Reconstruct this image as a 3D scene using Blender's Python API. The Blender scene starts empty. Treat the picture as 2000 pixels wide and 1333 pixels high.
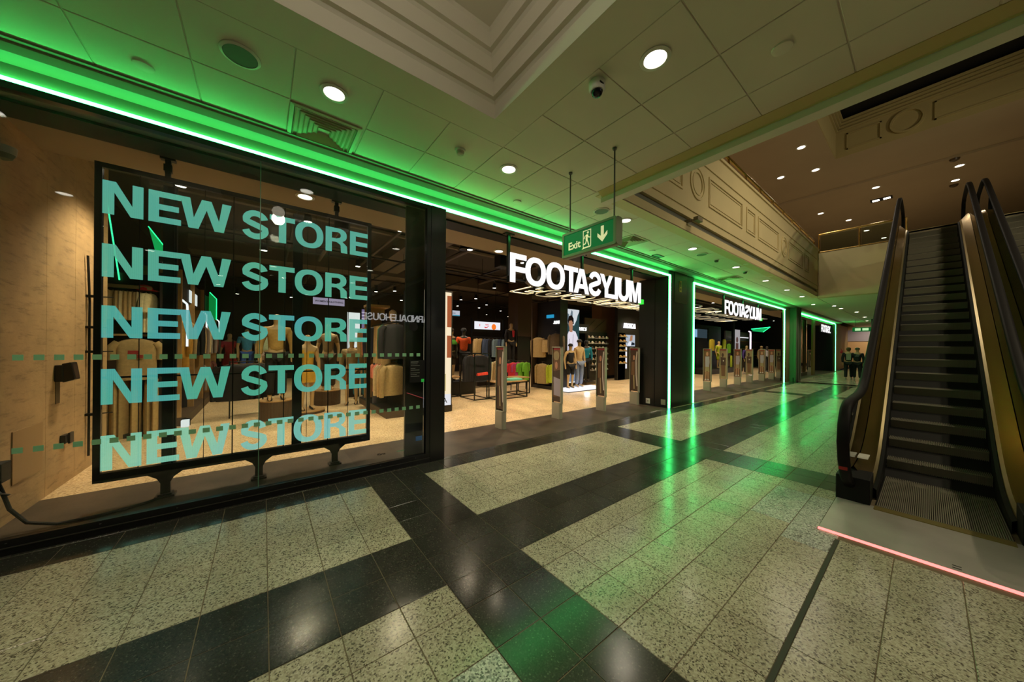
import bpy, bmesh, math, random
from mathutils import Vector, Matrix
from mathutils.geometry import tessellate_polygon
S = bpy.context.scene
COL = S.collection
PI = math.pi
rnd = random.Random(7)

# ---------------------------------------------------------------- camera, world, exposure
EYE = 1.523
yaw, roll = 0.9122, 0.0080
cd = bpy.data.cameras.new('camera'); cam = bpy.data.objects.new('camera', cd); COL.objects.link(cam)
cd.sensor_width = 36; cd.lens = 36 * 627.63 / 2000; cd.shift_y = 13.48 / 2000
cd.clip_start = 0.02; cd.clip_end = 200
fw = Vector((math.cos(yaw), math.sin(yaw), 0)); rt0 = Vector((math.sin(yaw), -math.cos(yaw), 0)); up0 = Vector((0, 0, 1))
rt = rt0 * math.cos(roll) + up0 * math.sin(roll); up = up0 * math.cos(roll) - rt0 * math.sin(roll)
M = Matrix((( rt.x, up.x, -fw.x, 0), (rt.y, up.y, -fw.y, 0), (rt.z, up.z, -fw.z, EYE), (0, 0, 0, 1)))
cam.matrix_world = M
S.camera = cam
S.view_settings.view_transform = 'Standard'; S.view_settings.look = 'None'
S.view_settings.gamma = 1.0; S.view_settings.use_curve_mapping = False
S.view_settings.exposure = 0.0
W = bpy.data.worlds.new('world'); S.world = W; W.use_nodes = True
W.node_tree.nodes['Background'].inputs[0].default_value = (0.010, 0.011, 0.014, 1)
W.node_tree.nodes['Background'].inputs[1].default_value = 0.3
cy = S.cycles
cy.use_denoising = True; cy.max_bounces = 8; cy.diffuse_bounces = 4; cy.glossy_bounces = 4
cy.transparent_max_bounces = 24; cy.transmission_bounces = 6; cy.sample_clamp_indirect = 6; cy.caustics_reflective = False; cy.caustics_refractive = False
WARM = (1.0, 0.86, 0.64); MALLW = 62.0; STOREW = 210.0; UPPERW = 125.0
GREEN_E = (0.050, 1.0, 0.19); GREEN_S = 22.0

# ---------------------------------------------------------------- helpers
def lin(h):
    h = h.lstrip('#'); v = [int(h[i:i+2], 16) / 255 for i in (0, 2, 4)]
    return tuple((c / 12.92 if c <= 0.04045 else ((c + 0.055) / 1.055) ** 2.4) for c in v)
MATS = {}
def mat(name, col=(.5, .5, .5), rough=.5, metal=0., emit=None, es=0., noise=0., nscale=8., spec=.5, bump=0., bscale=60.):
    if name in MATS: return MATS[name]
    if isinstance(col, str): col = lin(col)
    m = bpy.data.materials.new(name); m.use_nodes = True; nt = m.node_tree; b = nt.nodes['Principled BSDF']
    b.inputs['Base Color'].default_value = (*col, 1); b.inputs['Roughness'].default_value = rough; b.inputs['Metallic'].default_value = metal
    b.inputs['Specular IOR Level'].default_value = spec
    if emit is not None:
        b.inputs['Emission Color'].default_value = (*emit, 1); b.inputs['Emission Strength'].default_value = es
    if noise or bump:
        g = nt.nodes.new('ShaderNodeNewGeometry')
    if noise:
        n = nt.nodes.new('ShaderNodeTexNoise'); n.inputs['Scale'].default_value = nscale; n.inputs['Detail'].default_value = 5
        nt.links.new(g.outputs['Position'], n.inputs['Vector'])
        r = nt.nodes.new('ShaderNodeMapRange'); r.inputs[1].default_value = .3; r.inputs[2].default_value = .7; r.inputs[3].default_value = 1 - noise; r.inputs[4].default_value = 1 + noise
        nt.links.new(n.outputs['Fac'], r.inputs[0])
        h = nt.nodes.new('ShaderNodeHueSaturation'); h.inputs['Color'].default_value = (*col, 1)
        nt.links.new(r.outputs[0], h.inputs['Value']); nt.links.new(h.outputs[0], b.inputs['Base Color'])
    if bump:
        n2 = nt.nodes.new('ShaderNodeTexNoise'); n2.inputs['Scale'].default_value = bscale; n2.inputs['Detail'].default_value = 3
        nt.links.new(g.outputs['Position'], n2.inputs['Vector'])
        bp = nt.nodes.new('ShaderNodeBump'); bp.inputs['Strength'].default_value = bump; bp.inputs['Distance'].default_value = .01
        nt.links.new(n2.outputs['Fac'], bp.inputs['Height']); nt.links.new(bp.outputs[0], b.inputs['Normal'])
    MATS[name] = m; return m
def emat(name, col, s):
    if name in MATS: return MATS[name]
    if isinstance(col, str): col = lin(col)
    m = bpy.data.materials.new(name); m.use_nodes = True; nt = m.node_tree
    nt.nodes.remove(nt.nodes['Principled BSDF']); e = nt.nodes.new('ShaderNodeEmission')
    e.inputs[0].default_value = (*col, 1); e.inputs[1].default_value = s
    nt.links.new(e.outputs[0], nt.nodes['Material Output'].inputs[0]); MATS[name] = m; return m
def terrazzo(name, stops, scale, rough, bump=0., tint=0.08, grime=.1):
    m = bpy.data.materials.new(name); m.use_nodes = True; nt = m.node_tree; N = nt.nodes.new; L = nt.links.new
    b = nt.nodes['Principled BSDF']; g = N('ShaderNodeNewGeometry'); oi = N('ShaderNodeObjectInfo')
    v = N('ShaderNodeTexVoronoi'); v.inputs['Scale'].default_value = scale; L(g.outputs['Position'], v.inputs['Vector'])
    sep = N('ShaderNodeSeparateColor'); L(v.outputs['Color'], sep.inputs[0])
    cr = N('ShaderNodeValToRGB'); cr.color_ramp.interpolation = 'CONSTANT'; el = cr.color_ramp.elements
    for i, (p, c) in enumerate(stops):
        e = el[i] if i < 2 else el.new(p)
        e.position = p; e.color = (*lin(c), 1)
    L(sep.outputs[0], cr.inputs[0])
    n = N('ShaderNodeTexNoise'); n.inputs['Scale'].default_value = 2.2; n.inputs['Detail'].default_value = 5; L(g.outputs['Position'], n.inputs['Vector'])
    mr = N('ShaderNodeMapRange'); mr.inputs[1].default_value = .3; mr.inputs[2].default_value = .7; mr.inputs[3].default_value = 1 - grime; mr.inputs[4].default_value = 1 + grime; L(n.outputs['Fac'], mr.inputs[0])
    m2 = N('ShaderNodeMapRange'); m2.inputs[3].default_value = 1 - tint; m2.inputs[4].default_value = 1 + tint; L(oi.outputs['Random'], m2.inputs[0])
    mm = N('ShaderNodeMath'); mm.operation = 'MULTIPLY'; L(mr.outputs[0], mm.inputs[0]); L(m2.outputs[0], mm.inputs[1])
    h = N('ShaderNodeHueSaturation'); L(cr.outputs[0], h.inputs['Color']); L(mm.outputs[0], h.inputs['Value']); L(h.outputs[0], b.inputs['Base Color'])
    r2 = N('ShaderNodeMapRange'); r2.inputs[1].default_value = .3; r2.inputs[2].default_value = .7; r2.inputs[3].default_value = rough * .8; r2.inputs[4].default_value = rough * 1.25; L(n.outputs['Fac'], r2.inputs[0]); L(r2.outputs[0], b.inputs['Roughness'])
    MATS[name] = m; return m

class MB:
    def __init__(s): s.v = []; s.f = []; s.mi = []
    def add(s, vs, fs, mi=0):
        o = len(s.v); s.v += [tuple(p) for p in vs]; s.f += [[i + o for i in f] for f in fs]; s.mi += [mi] * len(fs); return s
    def box(s, x0, y0, z0, x1, y1, z1, mi=0):
        v = [(x0,y0,z0),(x1,y0,z0),(x1,y1,z0),(x0,y1,z0),(x0,y0,z1),(x1,y0,z1),(x1,y1,z1),(x0,y1,z1)]
        return s.add(v, [(0,3,2,1),(4,5,6,7),(0,1,5,4),(1,2,6,5),(2,3,7,6),(3,0,4,7)], mi)
    def slab(s, x0, y0, z0, x1, y1, z1, c, down=False, mi=0):   # slab with a chamfered face (top, or bottom when down)
        za, zb = (z1 - c, z1) if not down else (z0 + c, z0)
        zo = z0 if not down else z1
        v = [(x0,y0,zo),(x1,y0,zo),(x1,y1,zo),(x0,y1,zo),(x0,y0,za),(x1,y0,za),(x1,y1,za),(x0,y1,za),(x0+c,y0+c,zb),(x1-c,y0+c,zb),(x1-c,y1-c,zb),(x0+c,y1-c,zb)]
        f = [(0,1,5,4),(1,2,6,5),(2,3,7,6),(3,0,4,7),(4,5,9,8),(5,6,10,9),(6,7,11,10),(7,4,8,11),(8,9,10,11)]
        if down: f = [tuple(reversed(q)) for q in f]
        return s.add(v, f, mi)
    def prism(s, loops, axis, lo, hi, mi=0):                    # loops: outer then holes, 2-D; axis the extrusion axis
        if isinstance(loops[0][0], (int, float)): loops = [loops]
        def P(a, b, c): return {'x': (c, a, b), 'y': (a, c, b), 'z': (a, b, c)}[axis]
        flat = [p for l in loops for p in l]; n = len(flat)
        tris = tessellate_polygon([[Vector((p[0], p[1], 0)) for p in l] for l in loops])
        v = [P(*p, lo) for p in flat] + [P(*p, hi) for p in flat]
        f = [tuple(t) for t in tris] + [tuple(i + n for i in reversed(t)) for t in tris]
        o = 0
        for l in loops:
            k = len(l); f += [(o + i, o + (i + 1) % k, o + (i + 1) % k + n, o + i + n) for i in range(k)]; o += k
        return s.add(v, f, mi)
    def poly(s, pts, mi=0): return s.add(pts, [tuple(range(len(pts)))], mi)
    def loft(s, rings, caps=True, closed=True, mi=0):
        n = len(rings[0]); v = [p for r in rings for p in r]; f = []
        for i in range(len(rings) - 1):
            for j in range(n if closed else n - 1):
                a = i * n + j; b = i * n + (j + 1) % n; f.append((a, b, b + n, a + n))
        if caps: f += [tuple(reversed(range(n))), tuple(range((len(rings) - 1) * n, len(rings) * n))]
        return s.add(v, f, mi)
    def tube(s, pts, r, n=8, caps=True, mi=0):
        pts = [Vector(p) for p in pts]; rr = r if isinstance(r, (list, tuple)) else [r] * len(pts); rings = []; prev = None
        for i, p in enumerate(pts):
            t = (pts[min(i + 1, len(pts) - 1)] - pts[max(i - 1, 0)]).normalized()
            if prev is None:
                u = t.cross(Vector((0, 0, 1)));
                if u.length < .1: u = t.cross(Vector((0, 1, 0)))
            else: u = prev - t * prev.dot(t)
            u.normalize(); w = t.cross(u); prev = u
            rings.append([tuple(p + (u * math.cos(2*PI*k/n) + w * math.sin(2*PI*k/n)) * rr[i]) for k in range(n)])
        return s.loft(rings, caps, mi=mi)
    def lathe(s, prof, c=(0, 0, 0), n=20, caps=True, mi=0, sx=1., sy=1.):
        return s.loft([[(c[0] + r*sx*math.cos(2*PI*k/n), c[1] + r*sy*math.sin(2*PI*k/n), c[2] + z) for k in range(n)] for r, z in prof], caps, mi=mi)
    def data(s, name, mats, smooth=False):
        me = bpy.data.meshes.new(name); me.from_pydata(s.v, [], s.f)
        for m in (mats if isinstance(mats, (list, tuple)) else [mats]): me.materials.append(m)
        if any(s.mi): me.polygons.foreach_set('material_index', s.mi)
        bm = bmesh.new(); bm.from_mesh(me); bmesh.ops.recalc_face_normals(bm, faces=bm.faces); bm.to_mesh(me); bm.free()
        if smooth:
            me.polygons.foreach_set('use_smooth', [True] * len(me.polygons)); me.set_sharp_from_angle(angle=math.radians(40))
        me.update(); return me
def add(o, parent=None, loc=None, rz=0):
    COL.objects.link(o)
    if parent is not None: o.parent = parent
    if loc is not None: o.location = loc
    if rz: o.rotation_euler.z = rz
    return o
def tag(o, label=None, cat=None, group=None, kind=None):
    if label: o['label'] = label
    if cat: o['category'] = cat
    if group: o['group'] = group
    if kind: o['kind'] = kind
    return o
def part(name, mb, m, parent=None, smooth=False, bev=0., label=None, world=True):
    me = mb.data(name, m, smooth) if isinstance(mb, MB) else mb
    o = bpy.data.objects.new(name, me)
    add(o, parent)
    if parent is not None and world:
        p = Vector(parent.location); q = parent.parent
        while q is not None: p += Vector(q.location); q = q.parent
        if isinstance(mb, MB): me.transform(Matrix.Translation(-p))
    if bev:
        b = o.modifiers.new('bevel', 'BEVEL'); b.width = bev; b.segments = 2; b.limit_method = 'ANGLE'
    if label: o['label'] = label
    return o
def struct(name, mb, m, smooth=False, bev=0., label=None):
    o = part(name, mb, m, None, smooth, bev); o['kind'] = 'structure'
    o['label'] = label or name.replace('_', ' '); o['category'] = name.split('_')[0].split('.')[0]; return o
def thing(name, label, cat, loc=(0, 0, 0), rz=0, group=None):
    o = bpy.data.objects.new(name, None); o.empty_display_size = .1
    add(o, None, loc, rz); return tag(o, label, cat, group)
def local(name, mb, m, t, smooth=False, bev=0., label=None): return part(name, mb, m, t, smooth, bev, label, world=False)
def dup(root, loc, rz=0, label=None):
    r = root.copy(); COL.objects.link(r); r.location = loc; r.rotation_euler.z = rz
    if label: r['label'] = label
    for ch in list(root.children):
        c = ch.copy(); COL.objects.link(c); c.parent = r
        for g in ch.children:
            d = g.copy(); COL.objects.link(d); d.parent = c
    return r
def lamp(name, kind, loc, power, col=WARM, aim=None, size=.05, angle=110, blend=.7, parent=None):
    l = bpy.data.lights.new(name, kind); l.energy = power; l.color = col; l.shadow_soft_size = size
    if kind == 'SPOT': l.spot_size = math.radians(angle); l.spot_blend = blend
    o = bpy.data.objects.new(name, l); COL.objects.link(o); o.location = loc
    d = Vector(aim) - Vector(loc) if aim is not None else Vector((0, 0, -1))
    o.rotation_euler = d.to_track_quat('-Z', 'Y').to_euler()
    if parent is not None: o.parent = parent; o.location = Vector(loc) - Vector(parent.location)
    return o
# ---- lettering drawn as outlines
def ell(cx, cy, rx, ry, n=28, a0=0., a1=2*PI, sq=2.3):
    out = []
    full = abs(a1 - a0 - 2*PI) < 1e-6
    for k in range(n if full else n + 1):
        a = a0 + (a1 - a0) * k / n; c, s_ = math.cos(a), math.sin(a)
        out.append((cx + rx * math.copysign(abs(c) ** (2/sq), c), cy + ry * math.copysign(abs(s_) ** (2/sq), s_)))
    return out
def stroke(path, w):
    L, R = [], []
    for i, p in enumerate(path):
        a = path[max(i - 1, 0)]; b = path[min(i + 1, len(path) - 1)]
        dx, dy = b[0] - a[0], b[1] - a[1]; d = math.hypot(dx, dy) or 1
        nx, ny = -dy / d * w / 2, dx / d * w / 2
        L.append((p[0] + nx, p[1] + ny)); R.append((p[0] - nx, p[1] - ny))
    return L + R[::-1]
def glyph(ch, w, s):
    t = s * .82
    if ch == 'N':
        y = 1 - 1.45 * s; return [[(0,0),(0,1),(1.15*s,1),(w-s,1-y),(w-s,1),(w,1),(w,0),(w-1.15*s,0),(s,y),(s,0)]]
    if ch == 'E': return [[(0,0),(0,1),(w,1),(w,1-t),(s,1-t),(s,.5+t*.48),(w*.93,.5+t*.48),(w*.93,.5-t*.48),(s,.5-t*.48),(s,t),(w,t),(w,0)]]
    if ch == 'F': return [[(0,0),(0,1),(w,1),(w,1-t),(s,1-t),(s,.56),(w*.92,.56),(w*.92,.56-t),(s,.56-t),(s,0)]]
    if ch == 'T': return [[(w/2-s/2,0),(w/2-s/2,1-t),(0,1-t),(0,1),(w,1),(w,1-t),(w/2+s/2,1-t),(w/2+s/2,0)]]
    if ch == 'L': return [[(0,0),(0,1),(s,1),(s,t),(w,t),(w,0)]]
    if ch == 'I': return [[(0,0),(0,1),(s,1),(s,0)]]
    if ch == 'H': return [[(0,0),(0,1),(s,1),(s,.5+t/2),(w-s,.5+t/2),(w-s,1),(w,1),(w,0),(w-s,0),(w-s,.5-t/2),(s,.5-t/2),(s,0)]]
    if ch == 'K': return [[(0,0),(0,1),(s,1),(s,.55),(w-1.25*s,1),(w,1),(w*.55,.56),(w,0),(w-1.25*s,0),(w*.38,.42),(s,.28),(s,0)]]
    if ch == 'W':
        q = w * .25; k = s * 1.05
        return [[(0,1),(k,1),(q*1.02,.36),(q*2-k*.5,1),(q*2+k*.5,1),(w-q*1.02,.36),(w-k,1),(w,1),(w-q+k*.5,0),(w-q-k*.5,0),(q*2,.66),(q+k*.5,0),(q-k*.5,0)]]
    if ch == 'M': return [[(0,0),(0,1),(s*1.35,1),(w/2,.34),(w-s*1.35,1),(w,1),(w,0),(w-s,0),(w-s,.70),(w/2+s*.42,0),(w/2-s*.42,0),(s,.70),(s,0)]]
    if ch == 'A':
        k = s * 1.05; a = w/2
        yb, yt = .20, .20 + t
        f = lambda y: (a - k*.5) * y      # outer left edge x at height y
        return [[(0,0),(a-k*.58,1),(a+k*.58,1),(w,0),(w-k,0),(w-k-f(yb)*.9,yb),(k+f(yb)*.9,yb),(k,0)], [(k+f(yt)*.92,yt),(w-k-f(yt)*.92,yt),(a,.80)]]
    if ch == 'Y': return [[(w/2-s/2,0),(w/2-s/2,.40),(0,1),(s*1.15,1),(w/2,.60),(w-s*1.15,1),(w,1),(w/2+s/2,.40),(w/2+s/2,0)]]
    if ch == 'V': return [[(0,1),(s,1),(w/2,.3),(w-s,1),(w,1),(w/2+s/2,0),(w/2-s/2,0)]]
    if ch == 'O': return [ell(w/2,.5,w/2,.515), ell(w/2,.5,w/2-s,.515-t)]
    if ch == 'D': return [[(0,0),(0,1),(w*.45,1)] + ell(w*.45,.5,w*.55,.5,12,PI/2,-PI/2) + [(w*.45,0)], [(s,t),(w*.45,t)] + ell(w*.45,.5,w*.55-s,.5-t,12,-PI/2,PI/2) + [(s,1-t)]]
    if ch == 'R': return [[(0,0),(0,1)] + ell(w*.55,.72,w*.42,.28,10,PI/2,-PI/2*.7) + [(w*.98,.30),(w,0),(w-s*1.05,0),(w-s*1.15,.32),(w*.5,.42),(s,.42),(s,0)], [(s,.42+t*.8),(w*.52,.42+t*.8)] + ell(w*.52,.71,w*.42-s*.9,.29-t*.9,10,-PI/2,PI/2) + [(s,1-t)]]
    if ch == 'U':
        return [stroke([(s/2,1),(s/2,.6),(s/2,.40)] + [(w/2 - (w/2-s/2)*math.cos(a), .36 - (.36-t/2+.012)*math.sin(a)) for a in [PI*k/14 for k in range(15)]] + [(w-s/2,.40),(w-s/2,.6),(w-s/2,1)], s)]
    if ch == 'J': return [stroke([(w-s/2,1),(w-s/2,.5)] + [(w/2 + (w/2-s/2)*math.cos(a), .3 - (.3-t/2)*math.sin(a)) for a in [PI*k/10 for k in range(10)]] + [(s/2,.34)], s)]
    if ch == 'C':
        return [stroke([(w/2 + (w/2-s/2)*math.cos(a), .5 + (.515-t/2)*math.sin(a)) for a in [math.radians(42 + 276*k/22) for k in range(23)]], s*.95)]
    if ch == 'S':
        rx, ry = w/2 - s/2, .265 - t*.05
        cx = w/2; p = []
        yt, yb = 1.012 - t/2 - ry, -.012 + t/2 + ry
        p += [(cx + rx*.94*math.cos(a), yt + ry*math.sin(a)) for a in [math.radians(12 + 158*k/10) for k in range(11)]]
        p += [(cx - rx*.92, yt - .05), (cx - rx*.6, .565), (cx, .5), (cx + rx*.6, .435), (cx + rx*.96, yb + .05)]
        p += [(cx + rx*math.cos(a), yb - ry*math.sin(a)) for a in [math.radians(10 + 158*k/10) for k in range(11)]]
        return [stroke(p, s*.92)]
    if ch == '.': return [[(0,0),(0,s),(s,s),(s,0)]]
    return [[(0,0),(0,1),(w,1),(w,0)]]
WID = {'N': .86, 'E': .72, 'W': 1.18, 'S': .80, 'T': .78, 'O': .94, 'R': .82, 'F': .70, 'A': .92, 'Y': .88, 'L': .64, 'U': .82, 'M': 1.02, 'D': .86, 'H': .84, 'K': .84, 'C': .86, 'I': .22, 'J': .6, ' ': .30, '.': .2}
def layout(txt, s, gap, total=None, mirror=()):
    """glyph loops in cap-height units, left to right; total squeezes or stretches the line to that length"""
    x = 0; out = []; n = 0
    for i, ch in enumerate(txt):
        w = WID.get(ch, .8)
        if ch != ' ':
            g = glyph(ch, w, s)
            if i in mirror: g = [[(w - a, b) for a, b in l] for l in g]
            out.append((ch, [[(x + a, b) for a, b in l] for l in g]))
        x += w + gap
    x -= gap
    k = (total / x) if total else 1
    return [(c, [[(a * k, b) for a, b in l] for l in g]) for c, g in out], x * k
def boxes(spec, s, h):
    """glyphs fitted to given spans: (letter, x0, x1, mirrored); s the stem and h the cap height in metres"""
    out = []
    for ch, a, b, mir in spec:
        w = (b - a) / h; g = glyph(ch, w, s / h)
        if mir: g = [[(w - p, q) for p, q in l] for l in g]
        out.append((ch, [[(a + p*h, q*h) for p, q in l] for l in g]))
    return out
def text_mesh(body, size, name, m, bold=.012, depth=.002):
    """small print in the built-in face, as a mesh lying in the local xz plane facing -y"""
    c = bpy.data.curves.new(name, 'FONT'); c.body = body; c.size = size; c.offset = bold * size; c.extrude = depth; c.resolution_u = 2
    o = bpy.data.objects.new(name, c); COL.objects.link(o)
    dg = bpy.context.evaluated_depsgraph_get(); me = bpy.data.meshes.new_from_object(o.evaluated_get(dg))
    bpy.data.objects.remove(o); bpy.data.curves.remove(c)
    me.transform(Matrix.Rotation(PI/2, 4, 'X')); me.materials.clear(); me.materials.append(m); return me

# ---------------------------------------------------------------- materials
m_tile = terrazzo('light_terrazzo', [(0, '#5c5648'), (.13, '#928a76'), (.33, '#aca48c'), (.72, '#bab29c')], 125, .20)
m_tile_grey = terrazzo('grey_terrazzo', [(0, '#5a5a52'), (.2, '#8f9088'), (.5, '#b4b4a8'), (.8, '#c8c8be')], 120, .26)
m_dark = terrazzo('dark_terrazzo', [(0, '#40403a'), (.08, '#2c2b26'), (.5, '#34332d'), (.965, '#55534a')], 160, .19, tint=.14)
m_store_floor = terrazzo('store_terrazzo', [(0, '#a4835c'), (.12, '#c7a97e'), (.4, '#d9bd93'), (.8, '#e6cfa8')], 70, .35)
m_grout = mat('grout', '#6b5f48', .8, noise=.25, nscale=5)
m_thresh = mat('worn_threshold', '#453a30', .42, noise=.45, nscale=2.6)
m_ceil = mat('ceiling_cream', '#d2ccb8', .75, noise=.03, nscale=1.5)
m_ceil2 = mat('plaster_cream', '#d8d2c2', .7, noise=.02, nscale=1.2)
m_trim = mat('trim_beige', '#857a66', .6)
m_trimy = mat('trim_yellow', '#c3ad76', .6)
m_fascia = mat('fascia_cream', '#c9b98d', .65, noise=.05, nscale=1.3)
m_white = mat('white_paint', '#d8d6cc', .5)
m_black = mat('black_satin', (.008, .008, .008), .32)
m_blackm = mat('black_matt', (.008, .008, .008), .6, spec=.25)
m_blackwall = mat('black_panel', (.012, .012, .011), .28, noise=.2, nscale=1.5)
m_cblack = mat('store_ceiling_black', (.040, .033, .027), .8)
m_pipe = mat('dark_conduit', (.11, .09, .07), .55)
m_grey = mat('pedestal_grey', '#a8a491', .45)
m_steel = mat('steel', '#8f8f8c', .3, 1.)
m_rod = mat('grey_rod', '#5d5d58', .4, .6)
m_conc = mat('concrete_panel', '#b5966c', .65, noise=.16, nscale=3.2, bump=.25, bscale=40)
def streaks(m):
    nt = m.node_tree; N = nt.nodes.new; L = nt.links.new; b = nt.nodes['Principled BSDF']; src = b.inputs['Base Color'].links[0].from_socket
    g = N('ShaderNodeNewGeometry'); mp = N('ShaderNodeMapping'); mp.inputs['Scale'].default_value = (2.2, 2.2, 13); L(g.outputs['Position'], mp.inputs[0])
    n = N('ShaderNodeTexNoise'); n.inputs['Scale'].default_value = 1.6; n.inputs['Detail'].default_value = 9; n.inputs['Roughness'].default_value = .7; L(mp.outputs[0], n.inputs['Vector'])
    r = N('ShaderNodeMapRange'); r.inputs[1].default_value = .52; r.inputs[2].default_value = .66; r.inputs[3].default_value = 1.; r.inputs[4].default_value = .62; L(n.outputs['Fac'], r.inputs[0])
    mx = N('ShaderNodeVectorMath'); mx.operation = 'SCALE'; L(src, mx.inputs[0]); L(r.outputs[0], mx.inputs['Scale']); L(mx.outputs[0], b.inputs['Base Color'])
streaks(m_conc)
m_brass = mat('brass', '#d2b068', .27, 1.)
m_brass2 = mat('brass_pale', '#d6c69a', .34, 1.)
m_plate = mat('brushed_plate', '#b4aea6', .42, .45, noise=.12, nscale=3)
m_rubber = mat('handrail_rubber', (.007, .006, .006), .55, spec=.12)
m_step = mat('step_metal', (.22, .205, .15), .5, .1)
m_red_l = emat('red_led', (1., .16, .14), 3.2)
m_green_l = emat('green_led', GREEN_E, GREEN_S)
m_green_in = emat('green_led_inside', (.02, 1., .25), 3.0)
m_lamp = emat('lamp_disc', (1., .93, .80), 9.)
m_lamp_s = emat('spot_lens', (1., .90, .75), 14.)
m_letter = emat('white_sign_face', (1., .97, .97), 1.15)
m_box_l = emat('lightbox_cream', (.95, .80, .55), 1.0)
m_box_w = emat('lightbox_white', (.90, .90, .95), 1.05)
m_exit = mat('exit_green', (.0, .06, .015), .35, emit=(.0, .22, .045), es=.32)
m_exit_f = mat('exit_case', '#7d8a6c', .4)
m_pict = mat('exit_pictogram', '#d9d8a8', .4, emit=(.80, .78, .42), es=.55)
def glass(name, tint=(.90, .95, .92), ior=1.5, rough=0.0, boost=1.0):
    m = bpy.data.materials.new(name); m.use_nodes = True; nt = m.node_tree; nt.nodes.remove(nt.nodes['Principled BSDF'])
    t = nt.nodes.new('ShaderNodeBsdfTransparent'); t.inputs[0].default_value = (*tint, 1)
    g = nt.nodes.new('ShaderNodeBsdfGlossy'); g.inputs['Roughness'].default_value = rough; g.inputs[0].default_value = (1, 1, 1, 1)
    f = nt.nodes.new('ShaderNodeFresnel'); f.inputs[0].default_value = ior
    mul = nt.nodes.new('ShaderNodeMath'); mul.operation = 'MULTIPLY'; mul.use_clamp = True; mul.inputs[1].default_value = boost; nt.links.new(f.outputs[0], mul.inputs[0])
    x = nt.nodes.new('ShaderNodeMixShader'); nt.links.new(mul.outputs[0], x.inputs[0]); nt.links.new(t.outputs[0], x.inputs[1]); nt.links.new(g.outputs[0], x.inputs[2])
    nt.links.new(x.outputs[0], nt.nodes['Material Output'].inputs[0]); MATS[name] = m; return m
m_glass = glass('shop_glass', (.94, .97, .94), 1.45, 0.0, .9)
m_glass_b = glass('balustrade_glass', (.80, .88, .82), 1.5)
m_film = glass('screen_film', (.93, .95, .93), 1.15)
# pixel lettering of the see-through screen
def pixel_mat(name, c1, c2, strength, cover):
    m = bpy.data.materials.new(name); m.use_nodes = True; nt = m.node_tree; N = nt.nodes.new; L = nt.links.new
    nt.nodes.remove(nt.nodes['Principled BSDF'])
    g = N('ShaderNodeNewGeometry'); sp = N('ShaderNodeSeparateXYZ'); L(g.outputs['Position'], sp.inputs[0])
    n = N('ShaderNodeTexNoise'); n.inputs['Scale'].default_value = 1.1; n.inputs['Detail'].default_value = 2; L(g.outputs['Position'], n.inputs['Vector'])
    cr = N('ShaderNodeValToRGB'); cr.color_ramp.elements[0].position = .35; cr.color_ramp.elements[1].position = .72
    cr.color_ramp.elements[0].color = (*c1, 1); cr.color_ramp.elements[1].color = (*c2, 1); L(n.outputs['Fac'], cr.inputs[0])
    def wave(out, sc):
        a = N('ShaderNodeMath'); a.operation = 'MULTIPLY'; a.inputs[1].default_value = sc; L(out, a.inputs[0])
        s_ = N('ShaderNodeMath'); s_.operation = 'SINE'; L(a.outputs[0], s_.inputs[0]); return s_.outputs[0]
    wz = wave(sp.outputs[2], 2*PI/.0125); wx = wave(sp.outputs[0], 2*PI/.0125)
    ad = N('ShaderNodeMath'); ad.operation = 'ADD'; L(wz, ad.inputs[0]); L(wx, ad.inputs[1])
    mr = N('ShaderNodeMapRange'); mr.inputs[1].default_value = -2; mr.inputs[2].default_value = 2; mr.inputs[3].default_value = cover - .14; mr.inputs[4].default_value = cover + .14; L(ad.outputs[0], mr.inputs[0])
    e = N('ShaderNodeEmission'); e.inputs[1].default_value = strength; L(cr.outputs[0], e.inputs[0])
    t = N('ShaderNodeBsdfTransparent'); x = N('ShaderNodeMixShader'); L(mr.outputs[0], x.inputs[0]); L(t.outputs[0], x.inputs[1]); L(e.outputs[0], x.inputs[2])
    L(x.outputs[0], nt.nodes['Material Output'].inputs[0]); MATS[name] = m; return m
m_pix = pixel_mat('pixel_mint', lin('#66bf9e'), lin('#62b8ac'), .90, .70)
m_pix2 = pixel_mat('pixel_aqua', lin('#5cc0a0'), lin('#5cb4c8'), .90, .64)
m_pix3 = pixel_mat('pixel_pale', lin('#8fd6b8'), lin('#7cc8cc'), .92, .66)  # bottom row: brightness of the floor behind is put into its paler colour
# ---------------------------------------------------------------- lamps of the mall (downlight positions, the last two added to brighten the corridor end)
DOWN = [(.45, 3.01), (2.26, 3.01), (4.66, 3.02), (7.05, 3.0), (9.47, 2.98), (12.0, 3.0), (14.4, 3.0), (16.6, 3.0), (2.22, 1.21), (-1.95, 3.0), (-4.2, 3.0), (2.3, -1.2), (2.3, -3.4), (.2, -2.4), (-2.0, -2.4), (-2.2, .8), (-4.2, -.2), (21.25, 2.7), (19.84, 3.2), (25.5, 2.36), (22.8, 2.65), (29.7, 2.4), (33.5, 2.6), (37.5, 2.6)]
for q in DOWN:
    lamp('downlight_lamp', 'SPOT', (q[0], q[1], 3.585), MALLW, WARM, size=.07, angle=126, blend=1.)

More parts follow.
